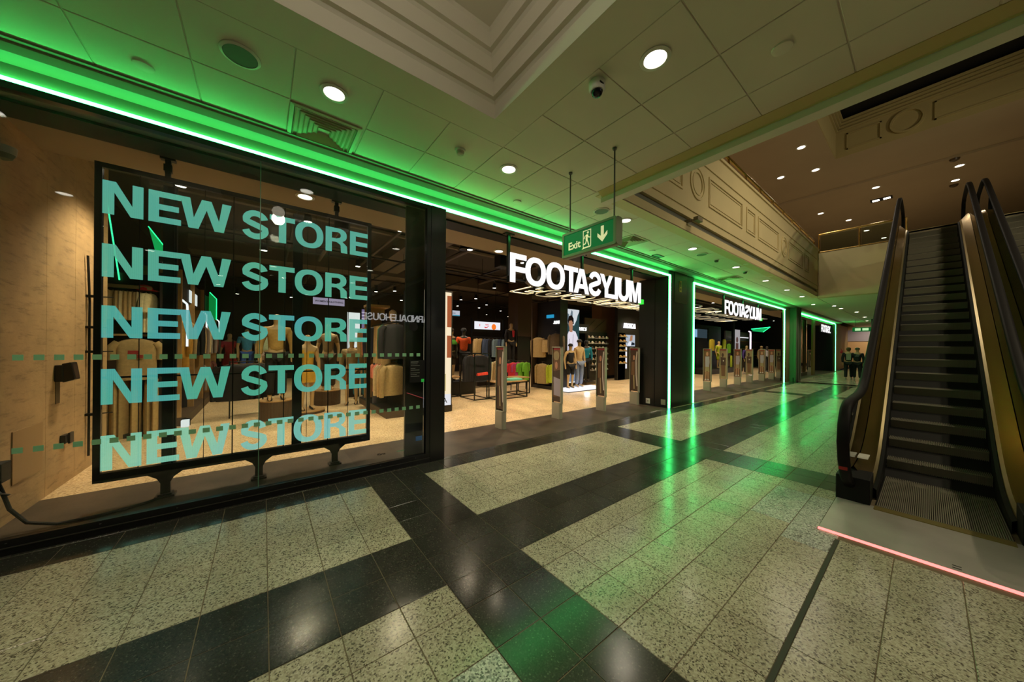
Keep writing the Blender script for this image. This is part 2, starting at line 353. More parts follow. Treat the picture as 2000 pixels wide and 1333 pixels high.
# ---------------------------------------------------------------- setting: mall floor
XA = .9418; PX = .3035
xl = [XA + PX * k for k in range(-22, 66)]
yl = [3.998, 3.7005, 3.400, 3.100, 2.800, 2.4996, 2.188, 1.877, 1.632, 1.326, 1.026, .7315, .435, .141, -.15, -.45, -.75, -1.05, -1.35, -1.65, -1.95, -2.25]
bm = MB().box(-7, -6.2, -.06, 42, 4.10, -.003)
floor = struct('floor', bm, m_grout, label='polished terrazzo mall floor of light panels and dark bands')
J = .0022
def dark_at(x, y):
    if y > 3.7: return True
    if x < 19.6:
        if 1.877 < y < 2.4996: return True
        for a, b in ((.94, 1.55), (4.885, 5.495), (14.3, 14.9)):
            if a < x < b: return True
    return 19.4 < x < 19.75
tiles = []
for i in range(len(xl) - 1):
    for j in range(len(yl) - 1):
        x0, x1, y1, y0 = xl[i], xl[i+1], yl[j], yl[j+1]
        xc, yc = (x0 + x1) / 2, (y0 + y1) / 2
        if y0 < .30 and x1 > 3.77:
            if x0 > 3.7: continue
        if x0 < 3.765 < x1 and y0 < .566:
            if y1 > .57: tiles.append((0, xc*xc + yc*yc, 3.764, .570, x1 - J, y1 - J, m_tile_grey))
            x1 = 3.762
        if x0 > 3.7 and y0 < .566 < y1: y0 = .570
        elif x0 > 3.76 and y1 < .57: continue
        if 3.6 < xc and yc < .40 and xc > 3.765: continue
        d = dark_at(xc, yc); m = m_dark if d else m_tile
        if not d and ((.62 < xc < .95 and .73 < yc < 1.33) or (3.66 < xc < 4.6 and .43 < yc < 1.03) or (3.35 < xc < 3.67 and .43 < yc < .74)): m = m_tile_grey
        gx = J
        e0 = y0 + J; e1 = y1 - J
        if abs(y1 - .435) < .01 and xc < 3.7: e1 = y1 - .014
        if abs(y0 - .435) < .01 and xc < 3.7: e0 = y0 + .014
        # how large it shows: near tiles inside the view first
        dep = (xc * fw.x + yc * fw.y); lat = (xc * rt0.x + yc * rt0.y)
        vis = dep > .9 and abs(lat / dep) < 1.75 and 1.523 / dep < 1.15
        tiles.append((0 if vis else 1, xc * xc + yc * yc, x0 + gx, e0, x1 - gx, e1, m))
tiles.sort(key=lambda t: t[:2])
tile_cache = {}
for t in tiles[:296]:
    w, h = round(t[4] - t[2], 4), round(t[5] - t[3], 4); key = (w, h, t[6].name)
    if key not in tile_cache: tile_cache[key] = MB().slab(-w/2, -h/2, -.012, w/2, h/2, 0, .0016).data('tile', t[6])
    o = bpy.data.objects.new('tile', tile_cache[key]); add(o, floor, ((t[2] + t[4]) / 2, (t[3] + t[5]) / 2, rnd.uniform(-.0004, .0004)))
rest = {}
for t in tiles[296:]: rest.setdefault(t[6].name, MB()).slab(t[2], t[3], -.012, t[4], t[5], 0, .0016)
for k, mb in rest.items():
    o = part('tile_field', mb, MATS[k], floor); o['kind'] = 'stuff'
far = MB()
for i in range(36):
    for j in range(17): far.slab(20.0 + i*.605, 3.97 - (j+1)*.605, -.012, 20.0 + (i+1)*.605 - .003, 3.97 - j*.605 - .003, 0, .0016)
o = part('tile_field', far, m_tile, floor); o['kind'] = 'stuff'
# little mosaic row against the shopfront
mos = MB().slab(-.049, -.043, -.01, .049, .043, 0, .0015).data('mosaic_tile', m_dark)
k = 0; rest = MB()
for i in range(-22, 84):
    x = i * .1005 + .03
    if -2.0 < x < 3.2: add(bpy.data.objects.new('mosaic_tile', mos), floor, (x, 4.047, 0))
    else: rest.slab(x - .049, 4.004, -.01, x + .049, 4.09, 0, .0015)
o = part('mosaic_tile', rest, m_dark, floor); o['kind'] = 'stuff'
part('expansion_joint', MB().box(-2, .424, -.004, 3.66, .446, .0005), mat('joint_rubber', '#3b3a30', .7), floor)
# threshold strip and shop floor
struct('floor_threshold', MB().box(-1.9, 4.09, -.06, 34, 5.28, 0), m_thresh, label='worn dark brown threshold strip behind the shopfront')
struct('floor_shop', MB().box(-3, 5.28, -.06, 38, 20, 0), m_store_floor, label='beige speckled shop floor')

# ---------------------------------------------------------------- setting: mall ceiling with stepped coffer
ZC = 3.62
cx0, cx1, cy0, cy1 = -1.236, 1.664, -.464, 2.436
px_ = [-1.609, -1.012, -.433, .167, .764, 1.361, 1.967, 2.553, 3.135, 3.519]
py_ = [3.840, 3.316, 2.722, 2.128, 1.511, .913, .338, -.262, -.862]
bm = MB()
for r in ((-7, cy1+.01, 3.519, 3.84), (-7, -6.2, cx0-.01, cy1+.01), (cx1+.01, -6.2, 3.519, cy1+.01), (cx0-.01, -6.2, cx1+.01, cy0-.01), (3.519, 2.65, 17.0, 3.84), (17.0, -6.2, 42, 3.84)):
    bm.box(r[0], r[1], 3.628, r[2], r[3], 3.70)
ceiling = struct('ceiling', bm, m_ceil2, label='cream panelled mall ceiling above the walkway')
flat = MB()
for r in ((-7, cy1+.001, 1.967, 2.722), (-7, -6.2, cx0-.001, cy1), (cx1+.001, -6.2, 1.967, cy1), (cx0, -6.2, cx1, cy0-.001), (1.967, -6.2, 3.519, -.862)):
    flat.box(r[0], r[1], ZC, r[2], r[3], 3.63)
part('plaster_border', flat, m_ceil, ceiling)
DIFF = [(.455, 3.62), (5.62, 3.57), (10.75, 3.57)]
def panel(x0, y0, x1, y1):
    part('ceiling_panel', MB().slab(x0 + .004, y0 + .004, ZC, x1 - .004, y1 - .004, 3.632, .003, down=True), m_ceil, ceiling)
xs_lo = [-6.7 + .597 * k for k in range(9)]
cols = [-3.99, -3.395, -2.80, -2.205] + px_
for i in range(len(cols) - 1):
    for j in range(2):
        x0, x1 = cols[i], cols[i+1]
        if j == 0 and abs((x0 + x1)/2 - .455) < .2: continue
        panel(x0, py_[j+1], x1, py_[j])
for i in range(6, 9):
    for j in range(2, 8): panel(px_[i], py_[j+1], px_[i+1], py_[j])
cor = [3.519 + .5995 * k for k in range(23)]
for i in range(22):
    xm = (cor[i] + cor[i+1]) / 2
    if abs(xm - 5.62) > .3 and abs(xm - 10.75) > .3: panel(cor[i], 3.316, cor[i+1], 3.84)
    panel(cor[i], 2.722, cor[i+1], 3.316)
part('plaster_border', MB().box(3.519, 2.62, ZC, 17, 2.722, 3.63).box(16.71, 2.72, ZC, 42, 3.84, 3.63), m_ceil, ceiling)
# the coffer: four risers stepping in
cof = struct('ceiling_coffer', MB().box(cx0 + .5, cy0 + .5, 4.26, cx1 - .5, cy1 - .5, 4.28), mat('coffer_grille', '#7d7a4c', .7), label='stepped square coffer recessed in the mall ceiling')
def ring(mb, ax0, ay0, ax1, ay1, bx0, by0, bx1, by1, za, zb):
    a = [(ax0, ay0, za), (ax1, ay0, za), (ax1, ay1, za), (ax0, ay1, za)]; b = [(bx0, by0, zb), (bx1, by0, zb), (bx1, by1, zb), (bx0, by1, zb)]
    mb.add(a + b, [(i, (i+1) % 4, (i+1) % 4 + 4, i + 4) for i in range(4)])
z = 3.62; ins = 0.
for k in range(4):
    mb = MB(); q = (cx0 + ins, cy0 + ins, cx1 - ins, cy1 - ins); z2 = z + .147; n = ins + .055
    ring(mb, *q, *q, z, z2 - .02); ring(mb, *q, q[0]+.018, q[1]+.018, q[2]-.018, q[3]-.018, z2 - .02, z2)
    e = .40 if k == 3 else 0
    ring(mb, q[0]+.018, q[1]+.018, q[2]-.018, q[3]-.018, cx0 + n + e, cy0 + n + e, cx1 - n - e, cy1 - n - e, z2, z2)
    part('coffer_step', mb, m_ceil2, cof); z = z2; ins = n
mb = MB(); q = (cx0 + ins + .4, cy0 + ins + .4, cx1 - ins - .4, cy1 - ins - .4); ring(mb, *q, *q, z, 4.27); part('coffer_step', mb, m_ceil2, cof)
# trim over the shopfront (slanted moulding, soffit, fascia) and along the void
mb = MB().prism([(3.827, 3.63), (3.827, 3.605), (3.86, 3.60), (3.865, 3.588), (3.925, 3.558), (4.31, 3.558), (4.31, 3.63)], 'x', -7, 34.2)
struct('trim_1', mb, m_trim, label='beige moulding where the ceiling meets the shopfront')
struct('trim_2', MB().box(-7, 4.09, 3.41, 8.29, 4.31, 3.56).box(9.645, 4.09, 3.41, 19.15, 4.31, 3.56), mat('fascia_paint', '#857b68', .55), label='narrow fascia carrying the neon strip')
mb = MB().prism([(3.519, 3.63), (3.519, 3.618), (3.60, 3.575), (3.604, 3.56), (3.604, 3.66)], 'y', -6.2, 2.70)
struct('trim_3', mb, m_trimy, label='yellowish trim at the ceiling edge by the void')
mb = MB().prism([(3.609, 3.62), (3.609, 3.50), (3.74, 3.50), (3.74, 5.45), (3.609, 5.45)], 'y', -6.2, 2.72).box(3.74, 2.62, 3.60, 3.86, 2.82, 3.63)
struct('wall_bulkhead', mb, m_ceil2, label='cream beam edging the escalator void')
# void fascia with mouldings
wf = struct('wall_gallery', MB().box(3.6, 2.62, 3.61, 17.2, 2.80, 3.765).box(3.6, 2.68, 3.765, 17.2, 2.86, 3.885).box(3.6, 2.62, 3.885, 17.2, 2.80, 5.40).box(3.6, 2.59, 5.40, 17.2, 2.84, 5.46), m_fascia, label='panelled gallery parapet above the corridor')
part('recess_band', MB().box(3.75, 2.674, 3.77, 17.0, 2.682, 3.88), mat('recess_grey', '#6f7068', .4), wf)
def frame2(mb, x0, z0, x1, z1, y, w=.035, d=.02):
    for r in ((x0, z0, x1, z0 + w), (x0, z1 - w, x1, z1), (x0, z0 + w, x0 + w, z1 - w), (x1 - w, z0 + w, x1, z1 - w)):
        mb.box(r[0], y - d, r[1], r[2], y + .005, r[3])
    return mb
for a in (4.02, 5.02): part('moulding', MB().box(3.75, 2.60, a, 17.0, 2.625, a + .03), m_fascia, wf)
mb = None
for k in range(-1, 3):
    o0 = 6.33 + 5.87 * k
    for a, b in ((o0 + .5, o0 + 2.34), (o0 + 2.62, o0 + 3.24), (o0 + 3.48, o0 + 5.28)):
        if b > 17 or a < 3.75: continue
        part('moulded_panel', frame2(frame2(MB(), a, 4.3, b, 4.88, 2.62), a + .07, 4.37, b - .07, 4.81, 2.62, .02, .012), m_fascia, wf)
    if 3.9 < o0 < 16.8:
        n = 32; rr = []
        for r, y in ((.30, 2.625), (.30, 2.60), (.265, 2.595), (.262, 2.612), (.215, 2.612), (.212, 2.60), (.19, 2.60), (.19, 2.625)):
            rr.append([(o0 + r * math.cos(2*PI*q/n), y, 4.59 + r * math.sin(2*PI*q/n)) for q in range(n)])
        part('moulded_rondel', MB().loft(rr, False), m_fascia, wf, True)
# bridge at the far end of the void
wb = struct('wall_bridge', MB().box(17.0, -6.2, 3.60, 17.25, 2.80, 5.28).box(16.96, -6.2, 3.56, 17.3, 2.62, 3.70), m_fascia, label='plain cream bridge parapet beyond the escalators')
struct('floor_upper', MB().box(13.55, -6.2, 4.40, 17.0, .57, 4.70).box(17.2, -6.2, 4.6, 42, 2.8, 4.75).box(3.7, 2.8, 4.6, 42, 6.2, 4.75), mat('upper_floor', '#a0947a', .5), label='upper mall floor')
# upper ceiling with a rooflight well
mb = MB()
for r in ((3.0, 2.03, 18.85, 7), (3.0, -8, 6.0, 2.03), (16.0, -8, 18.85, 2.03)): mb.box(r[0], r[1], 8.30, r[2], r[3], 8.4)
mb.box(18.85, -8, 8.22, 44, 7, 8.34)
m_upc = mat('upper_ceiling', '#a8967a', .7, noise=.03, nscale=.8)
cu = struct('ceiling_upper', mb, m_upc, label='upper level ceiling with rooflight well')
well = MB().box(15.985, -8, 8.302, 15.999, 2.029, 9.6).box(6.001, 2.015, 8.302, 15.985, 2.029, 9.6).box(6.001, -8, 8.302, 6.015, 2.029, 9.6)
part('well_wall', well, mat('well_olive', '#a89868', .7), cu)
for k in range(4):
    z0 = 9.2 + k * .085; dd = .05 + k * .05
    part('well_cornice', MB().box(15.985 - dd, -8, z0, 15.985, 2.015, z0 + .06).box(6.02, 2.015 - dd, z0, 15.985 - dd, 2.015, z0 + .06), mat('well_olive', '#a89868', .7), cu)
n = 28
for yy in (.42, -2.6, -5.4):
    rr = [[(x, yy + r * math.cos(2*PI*q/n), 8.78 + r * math.sin(2*PI*q/n)) for q in range(n)] for r, x in ((.36, 15.985), (.36, 15.93), (.30, 15.93), (.30, 15.985))]
    part('well_rondel', MB().loft(rr, False), mat('well_olive', '#a89868', .7), cu, True)
for a, b in ((1.75, .95), (-.1, -2.1), (-3.1, -4.9)):
    mb = MB()
    for r in ((a, 8.5, b, 8.54), (a, 9.02, b, 9.06), (a, 8.5, a - .04, 9.06), (b, 8.5, b + .04, 9.06)): mb.box(15.95, min(r[0], r[2]), r[1], 15.99, max(r[0], r[2]), r[3])
    part('well_moulding', mb, mat('well_olive', '#a89868', .7), cu)
part('well_dark_sheet', MB().box(5.9, -8, 9.6, 16.2, 2.2, 9.65), m_blackm, cu)  # black sheet closing the well, stands in for the dark sky
# outer walls that close the place
m_back = mat('mall_wall', '#9a8760', .7)
struct('wall_back', MB().box(-7, -6.4, 0, 42, -6.2, 8.4), m_back, label='mall wall across the walkway')
struct('wall_left', MB().box(-7.2, -6.4, 0, -7, 4.1, 3.7), m_back, label='mall wall at the left end')
struct('wall_upper', MB().box(3.0, 6.0, 4.7, 42, 6.2, 8.4).box(3.0, -6.4, 5.4, 3.2, 6.2, 8.4), mat('upper_wall', '#a98d62', .7), label='upper level wall')
we = struct('wall_end', MB().box(41.8, -8, 0, 42, 8, 8.4), mat('end_wall', '#c09a6a', .6), label='far end wall of the corridor')
part('skirting', MB().box(41.75, -6, 0, 41.8, 4.3, .28), m_blackm, we)
part('header_panel', MB().box(41.7, 2.2, 2.35, 41.8, 4.6, 3.35), mat('lilac_panel', '#8f8794', .6), we)
# walls between and beyond the openings
wc = struct('wall_pier', MB().box(8.25, 4.09, 0, 9.68, 4.9, 3.62), m_blackwall, label='black panelled pier between the first two shop openings')
part('pier_panel', MB().box(8.29, 4.06, 0, 9.0, 4.09, 3.55).box(9.004, 4.06, 0, 9.65, 4.09, 3.55), m_blackwall, wc)
part('pier_seam', MB().box(8.243, 4.44, 0, 8.25, 4.455, 3.41), m_blackm, wc)
part('upper_glass_panel', MB().box(8.50, 4.045, 2.75, 9.2, 4.06, 3.56), mat('smoked_panel', '#2c3326', .25), wc)
struct('wall_pier_far', MB().box(19.12, 4.09, 0, 20.2, 4.14, 3.6).box(33.7, 4.2, 0, 36, 4.8, 3.62).box(36, 4.4, 0, 42, 4.8, 3.62).box(21.6, 4.25, 3.5, 34, 4.5, 3.62), mat('far_wall', '#93805a', .6), label='wall beyond the last shop opening')
wcol = struct('wall_column', MB().box(20.15, 3.95, .0, 21.6, 4.3, 3.6), mat('column_grey', '#5c6650', .6), label='ribbed grey column between second and third openings')
for a in (20.15, 20.55, 20.95): part('rib', MB().box(a, 3.84, .0, a + .22, 3.96, 3.6), mat('column_grey', '#5c6650', .6), wcol)
part('plinth', MB().box(20.13, 3.9, 0, 20.5, 3.96, .2), mat('column_plinth', '#332c22', .6), wcol)
# shop shell
struct('ceiling_soffit', MB().box(-1.9, 4.31, 3.41, 34, 5.275, 3.5), mat('soffit_plaster', '#94836a', .7), label='plaster soffit just inside the shopfront')
struct('trim_4', MB().box(-1.9, 4.32, 3.385, 8.24, 4.62, 3.412).box(9.7, 4.32, 3.385, 19.1, 4.62, 3.412), m_blackm, label='black shutter slot in the soffit')
struct('ceiling_shop', MB().box(-3, 5.275, 4.55, 38, 20, 4.7).box(-3, 5.27, 3.5, 38, 5.30, 4.6), m_cblack, label='dark open shop ceiling')
struct('wall_shop_back', MB().box(-3, 18.5, 0, 38, 18.7, 4.6), mat('shop_dark_wall', '#2c2620', .6), label='dark rear wall of the shop')
struct('wall_shop_right', MB().box(37.5, 4.6, 0, 37.7, 18.6, 4.6), mat('shop_dark_wall', '#2c2620', .6), label='dark right wall of the shop')
wl = struct('wall_shop_left', MB().box(-1.95, 4.09, 0, -1.722, 6.95, 4.6).box(-2.7, 6.8, 0, -2.55, 18.6, 4.6).box(-2.6, 6.8, 0, -1.72, 6.95, 4.6), mat('shop_dark_wall', '#2c2620', .6), label='concrete clad left wall of the shop window')
yy = 4.09
for k, w in enumerate((1.28, .62, .60, .36)):
    part('concrete_panel', MB().slab(-1.722, 0, 0, -1.71, w - .004, 4.55, .0).add([], []), m_conc, wl).location = (0, yy, 0)
    yy += w
part('access_panel', MB().box(-1.712, 4.82, .30, -1.703, 5.30, .76), mat('access_panel', '#a8875c', .6), wl)
# ---------------------------------------------------------------- shop window (glass, frame, manifestation dots)
win = struct('window_1', MB().box(-7, 4.035, 0, 1.76, 4.10, .115).box(-7, 4.05, 3.36, 1.76, 4.12, 3.412), m_black, label='large shop window in a black frame')
part('pane', MB().box(-7, 4.068, .115, -.035, 4.080, 3.37), m_glass, win); part('pane', MB().box(-.027, 4.068, .115, 1.70, 4.080, 3.37), m_glass, win)
part('pane_seam', MB().box(-.0345, 4.067, .115, -.0275, 4.081, 3.37), mat('seam_green', '#5f8a70', .2), win)
part('jamb', MB().box(1.70, 4.04, 0, 1.755, 4.12, 3.41), m_black, win)
part('sill_ledge', MB().box(-7, 4.03, .052, 1.76, 4.045, .06), mat('ledge_grey', '#3a3832', .4), win)
dot = MB().box(-.024, -.0008, -.021, .024, .0008, .021).data('glass_dot', mat('frosted_green', '#8fd0a0', .5))
for zz in (1.423, .742):
    for k in range(34): add(bpy.data.objects.new('glass_dot', dot), win, (-1.418 + k * .0915, 4.0665, zz))
for k in range(8): add(bpy.data.objects.new('screw', MB().lathe([(.006, 0), (.006, .003)], n=8).data('screw', m_steel)) if k == 0 else bpy.data.objects.new('screw', bpy.data.meshes['screw']), win, (-1.45 + k * .43, 4.033, .09))
pc = thing('frame_post', 'glossy black post closing the right end of the shop window', 'post', (1.86, 4.14, 0))
part('post_body', MB().box(1.755, 4.03, 0, 1.965, 4.26, 3.41), m_black, pc, bev=.004)
part('post_cover', MB().box(1.50, 4.26, 0, 1.755, 4.30, 3.41), mat('post_inner', '#262c20', .35), pc)
# stickers on the glass
st = tag(part('round_sticker', MB().lathe([(.058, 0), (.058, .0012)], n=28), m_blackm), 'round black sticker on the window glass beside the frame post', 'sticker')
st.rotation_euler.x = PI/2; st.location = (1.535, 4.066, 1.79)
nb = thing('window_notice', 'black notice with pale lines and a green square on the window glass', 'notice', (1.60, 4.064, 1.066))
part('notice_board', MB().box(1.487, 4.061, 1.066, 1.708, 4.066, 1.354), m_blackm, nb)
mb = MB(); z = 1.325
for k, (a, b) in enumerate(((.0, .10), (.0, .09), (.0, .12), (.0, .06), (.0, .115), (.0, .12), (.0, .08), (.0, .115))):
    mb.box(1.50, 4.0595, z, 1.50 + b, 4.061, z + (.010 if k == 0 else .005)); z -= .022 if k not in (2, 4) else .036
part('notice_print', mb, mat('print_grey', '#8f938c', .6), nb)
part('green_square', MB().box(1.64, 4.0595, 1.066, 1.68, 4.061, 1.106), mat('square_green', (.02, .4, .05), .5, emit=(.02, .4, .05), es=.4), nb)
tag(part('window_sticker', MB().box(1.575, 4.0655, .30, 1.66, 4.067, .36), mat('sticker_blue', '#4a78b8', .5)), 'small blue sticker low on the window glass', 'sticker')
t = tag(bpy.data.objects.new('small_print', text_mesh('Klarna.', .035, 'small_print', m_blackm, .02, .0004)), 'small black word low on the window glass', 'lettering'); add(t, None, (1.10, 4.066, .205))
t = tag(bpy.data.objects.new('small_print', text_mesh('clearpay', .03, 'small_print', mat('print_green', '#5fae86', .5), .01, .0004)), 'small green word low on the window glass', 'lettering'); add(t, None, (1.33, 4.066, .205))

# ---------------------------------------------------------------- green neon strips round the openings
def neon(label, boxes):
    t = thing('neon_strip', label, 'light', (boxes[0][0], boxes[0][1], 0))
    for b in boxes:
        part('strip_tube', MB().box(*b), m_green_l, t)
neon('long green neon strip over the window and first opening, down to the floor', [(-7, 4.055, 3.410, 8.31, 4.088, 3.444), (8.265, 4.055, 0, 8.31, 4.088, 3.407)])
neon('green neon strip outlining the second opening', [(9.625, 4.045, 3.388, 19.2, 4.078, 3.43), (9.625, 4.045, 0, 9.67, 4.078, 3.387), (19.14, 4.06, 0, 19.2, 4.088, 3.387)])
neon('green neon strip outlining the third, farthest opening', [(21.7, 4.215, 3.49, 33.9, 4.248, 3.545), (33.75, 4.2, 0, 33.95, 4.25, 3.49)])
lamp('coffer_fill', 'POINT', (.2, .95, 3.82), 20, (1, .88, .70), size=.1)  # added fill light inside the coffer, unseen, to brighten its steps
for ly_, lz_ in ((3.0, 3.3), (1.2, 3.3)): lamp('end_wall_fill', 'SPOT', (39.6, ly_, lz_), 160, (1., .82, .6), aim=(41.8, ly_, 1.4), size=.1, angle=120, blend=.8)  # added fill spots without fixtures, to brighten the far end wall
for fx in (7.0, 8.6):  # added fill spots with unseen stand-in fixtures, to brighten the escalator
    lamp('well_fill', 'SPOT', (fx, -3.2, 8.9), 480, (1., .84, .55), aim=(9.5, -.1, 2.2), size=.08, angle=85, blend=.6)
    g = thing('well_fill_fixture', 'added unseen floodlight in the rooflight well, to brighten the escalator, ' + ('first' if fx < 8 else 'second'), 'light', (fx, -3.35, 9.05)); local('lamp_head', MB().lathe([(.08, -.05), (.12, .12)], n=12), m_black, g); local('arm', MB().tube([(0, 0, .1), (0, 0, .55)], .02, 6), m_black, g)
for fx in (6.5, 12.0):  # added floods out of view, to brighten the gallery parapet
    lamp('gallery_fill', 'SPOT', (fx, -5.6, 5.6), 480, (1., .86, .58), aim=(fx + 2.5, 2.6, 4.4), size=.15, angle=125, blend=.9)
    g = thing('gallery_fill_fixture', 'added unseen floodlight across the void, to brighten the gallery parapet, ' + ('nearer' if fx < 8 else 'farther'), 'light', (fx, -5.9, 5.6)); local('bracket', MB().box(-.05, -.3, -.05, .05, .05, .05), m_black, g); local('lamp_head', MB().lathe([(.08, -.1), (.1, .1)], n=12), m_black, g)

# ---------------------------------------------------------------- fittings in the mall ceiling
m_ring = mat('fitting_white', '#cfccbe', .45)
ringd = MB().loft([[(r*math.cos(2*PI*k/28), r*math.sin(2*PI*k/28), z) for k in range(28)] for r, z in ((.105, .0), (.105, -.006), (.078, -.010), (.072, .004))], False).data('downlight_ring', m_ring, True)
discd = MB().lathe([(.073, -.002), (.073, .0)], n=28).data('diffuser', m_lamp)
WHERE = ['above the shop window, nearest the square grille', 'second along the shopfront, beyond the smoke detector', 'third along the shopfront, right of the exit sign', 'fourth along the shopfront row', 'fifth along the shopfront row', 'sixth along the shopfront row', 'seventh along the shopfront row', 'eighth and last along the shopfront row', 'beside the dome camera and the coffer']
first = None
for i, q in enumerate(DOWN):
    far_ = i >= 17  # the last two of these are additions that brighten the corridor end
    lab = 'round recessed downlight ' + (WHERE[i] if i < 9 else ['nearest', 'second', 'third', 'fourth', 'fifth', 'sixth', 'added farthest'][i - 17] + ' in the corridor beyond the bridge' if far_ else ['first', 'second', 'third', 'fourth', 'fifth', 'sixth', 'seventh', 'eighth'][i - 9] + ' of those behind the coffer')
    if first is None:
        first = thing('ceiling_downlight', lab, 'light', (q[0], q[1], ZC - .001), group='mall ceiling downlights')
        local('ring', ringd, None, first); local('diffuser', discd, None, first)
    else: dup(first, (q[0], q[1], ZC - .001), 0, lab)
def disc_thing(name, label, cat, x, y, prof, m, n=24, z=ZC):
    o = part(name, MB().lathe(prof, n=n), m, None, True); o.location = (x, y, z); return tag(o, label, cat)
m_spk = mat('speaker_grille', '#55604a', .6)
for i, (x, y, lab) in enumerate(((-.143, 3.037, 'round grey ceiling speaker left of the square air grille'), (4.05, 3.04, 'round grey ceiling speaker above the right end of the exit sign'), (7.62, 3.05, 'small round ceiling speaker between two far downlights'))):
    t = thing('ceiling_speaker', lab, 'speaker', (x, y, ZC))
    local('grille', MB().lathe([(.098, -.012), (.1, -.004), (.1, 0)], n=28), m_spk, t, True)
    local('rim', MB().loft([[(r*math.cos(2*PI*k/28), r*math.sin(2*PI*k/28), z) for k in range(28)] for r, z in ((.118, .0), (.118, -.008), (.1, -.014), (.099, -.002))], False), m_ring, t, True)
for x, y, lab in ((-.725, 3.608, 'flat round blanking cover in the green lit tile at upper left'), (2.83, .625, 'flat round blanking cover on the plain tile near the void beam'), (2.861, 3.604, 'flat round cover just left of the exit sign'), (6.55, 3.6, 'flat round cover beyond the second air grille'), (9.3, 2.72, 'flat round cover beside the fifth downlight'), (11.4, 2.75, 'flat round cover farthest along the corridor edge')):
    disc_thing('blanking_cover', lab, 'cover', x, y, [(.050, -.012), (.058, -.010), (.060, 0)], m_ceil2)
t = thing('smoke_detector', 'small white smoke detector between two downlights', 'detector', (1.639, 3.041, ZC))
local('base', MB().lathe([(.052, -.02), (.056, 0)], n=20), m_ring, t, True); local('head', MB().lathe([(.022, -.052), (.036, -.048), (.042, -.02)], n=20), mat('detector_head', '#a9a58f', .5), t, True)
for x, y, lab in ((8.35, 3.02, 'dark smoke detector in the green lit corridor ceiling'), (10.2, 3.0, 'dark smoke detector beside the far air grille')):
    t = thing('smoke_detector', lab, 'detector', (x, y, ZC)); local('base', MB().lathe([(.05, -.02), (.055, 0)], n=16), m_ring, t, True); local('head', MB().lathe([(.025, -.06), (.04, -.05), (.042, -.02)], n=16), mat('detector_dark', '#3d4632', .5), t, True)
t = thing('hatch_cover', 'small dark open hatch bracket in the ceiling near the pier', 'hatch', (7.0, 3.70, ZC)); local('flap', MB().box(-.16, -.05, -.012, .16, .05, 0), m_spk, t); local('slot', MB().box(-.16, .05, -.02, .16, .075, -.001), m_blackm, t)
t = thing('dome_camera', 'white ceiling dome camera with a black lens beside the coffer', 'camera', (2.064, 1.60, ZC))
local('housing', MB().lathe([(.052, -.075), (.062, -.06), (.064, -.01), (.058, 0)], n=24), m_white, t, True)
local('dome', MB().lathe([(.004, -.118), (.022, -.113), (.038, -.098), (.045, -.074)], n=24), mat('dome_black', (.01, .01, .012), .08), t, True)
local('badge', MB().box(-.045, -.064, -.055, .0, -.058, -.045), m_blackm, t)
m_vent = mat('grille_paint', '#b6ae8e', .45)
def air_grille(x, y, label, full=True):
    t = thing('air_grille', label, 'vent', (x, y, ZC)); h = .285
    mb = MB(); ring(mb, -h, -h, h, h, -h+.03, -h+.03, h-.03, h-.03, -.008, -.012); ring(mb, -h, -h, h, h, -h, -h, h, h, -.008, .01); local('frame', mb, m_vent, t)
    local('duct', MB().box(-h+.02, -h+.02, .055, h-.02, h-.02, .06), m_blackm, t)
    for k in range(6):
        a = h - .035 - k * .038; b = a - .024; mb = MB()
        ring(mb, -a, -a, a, a, -b, -b, b, b, -.010, .034); ring(mb, -a+.004, -a+.004, a-.004, a-.004, -b+.004, -b+.004, b-.004, b-.004, -.010, .034)
        local('slat', mb, m_vent, t)
    return t
air_grille(.455, 3.62, 'square louvred air grille above the shop window lit green'); air_grille(5.62, 3.57, 'square louvred air grille right of the exit sign'); air_grille(10.75, 3.57, 'farthest square air grille over the second opening')
# exit sign on two rods
ex = thing('exit_sign', 'hanging green exit sign with running figure and down arrow on two rods', 'sign', (2.88, 2.315, 2.74))
def rrect(a0, b0, a1, b1, r, n=5):
    out = []
    for cx_, cy_, s0 in ((a1-r, b1-r, 0), (a0+r, b1-r, PI/2), (a0+r, b0+r, PI), (a1-r, b0+r, 1.5*PI)):
        out += [(cx_ + r*math.cos(s0 + PI/2*k/n), cy_ + r*math.sin(s0 + PI/2*k/n)) for k in range(n+1)]
    return out
local('case', MB().prism(rrect(-.045, -.145, .055, .145, .03), 'y', -.375, .375), m_exit_f, ex)
local('green_panel', MB().prism([rrect(-.342, -.115, .342, .118, .004)], 'x', -.050, -.046), m_exit, ex)
local('bezel', MB().prism([rrect(-.37, -.143, .37, .143, .015), rrect(-.342, -.115, .342, .118, .004)], 'x', -.056, -.046), mat('exit_bezel', '#6a8a5e', .4), ex)
tm = text_mesh('Exit', .118, 'exit_word', m_pict, .022, .0012); tm.transform(Matrix.Rotation(-PI/2, 4, 'Z')); tm.transform(Matrix.Translation((-.0515, .275, -.066)))
local('exit_word', tm, None, ex)
def fig(loops, name='pictogram'):
    mb = MB()
    for l in loops: mb.prism([[(-a, b) for a, b in q] for q in (l if isinstance(l[0][0], tuple) else [l])], 'x', -.0525, -.0505)
    local(name, mb, m_pict, ex)
X0 = -.055
fig([[[(X0, -.10), (X0, .098), (X0+.112, .098), (X0+.112, -.085), (X0+.10, -.10)], [(X0+.008, -.085), (X0+.10, -.085), (X0+.104, -.08), (X0+.104, .09), (X0+.008, .09)]], [(X0-.018, -.104), (X0+.012, -.104), (X0+.012, -.085)]], 'door_outline')
c0 = X0 + .055
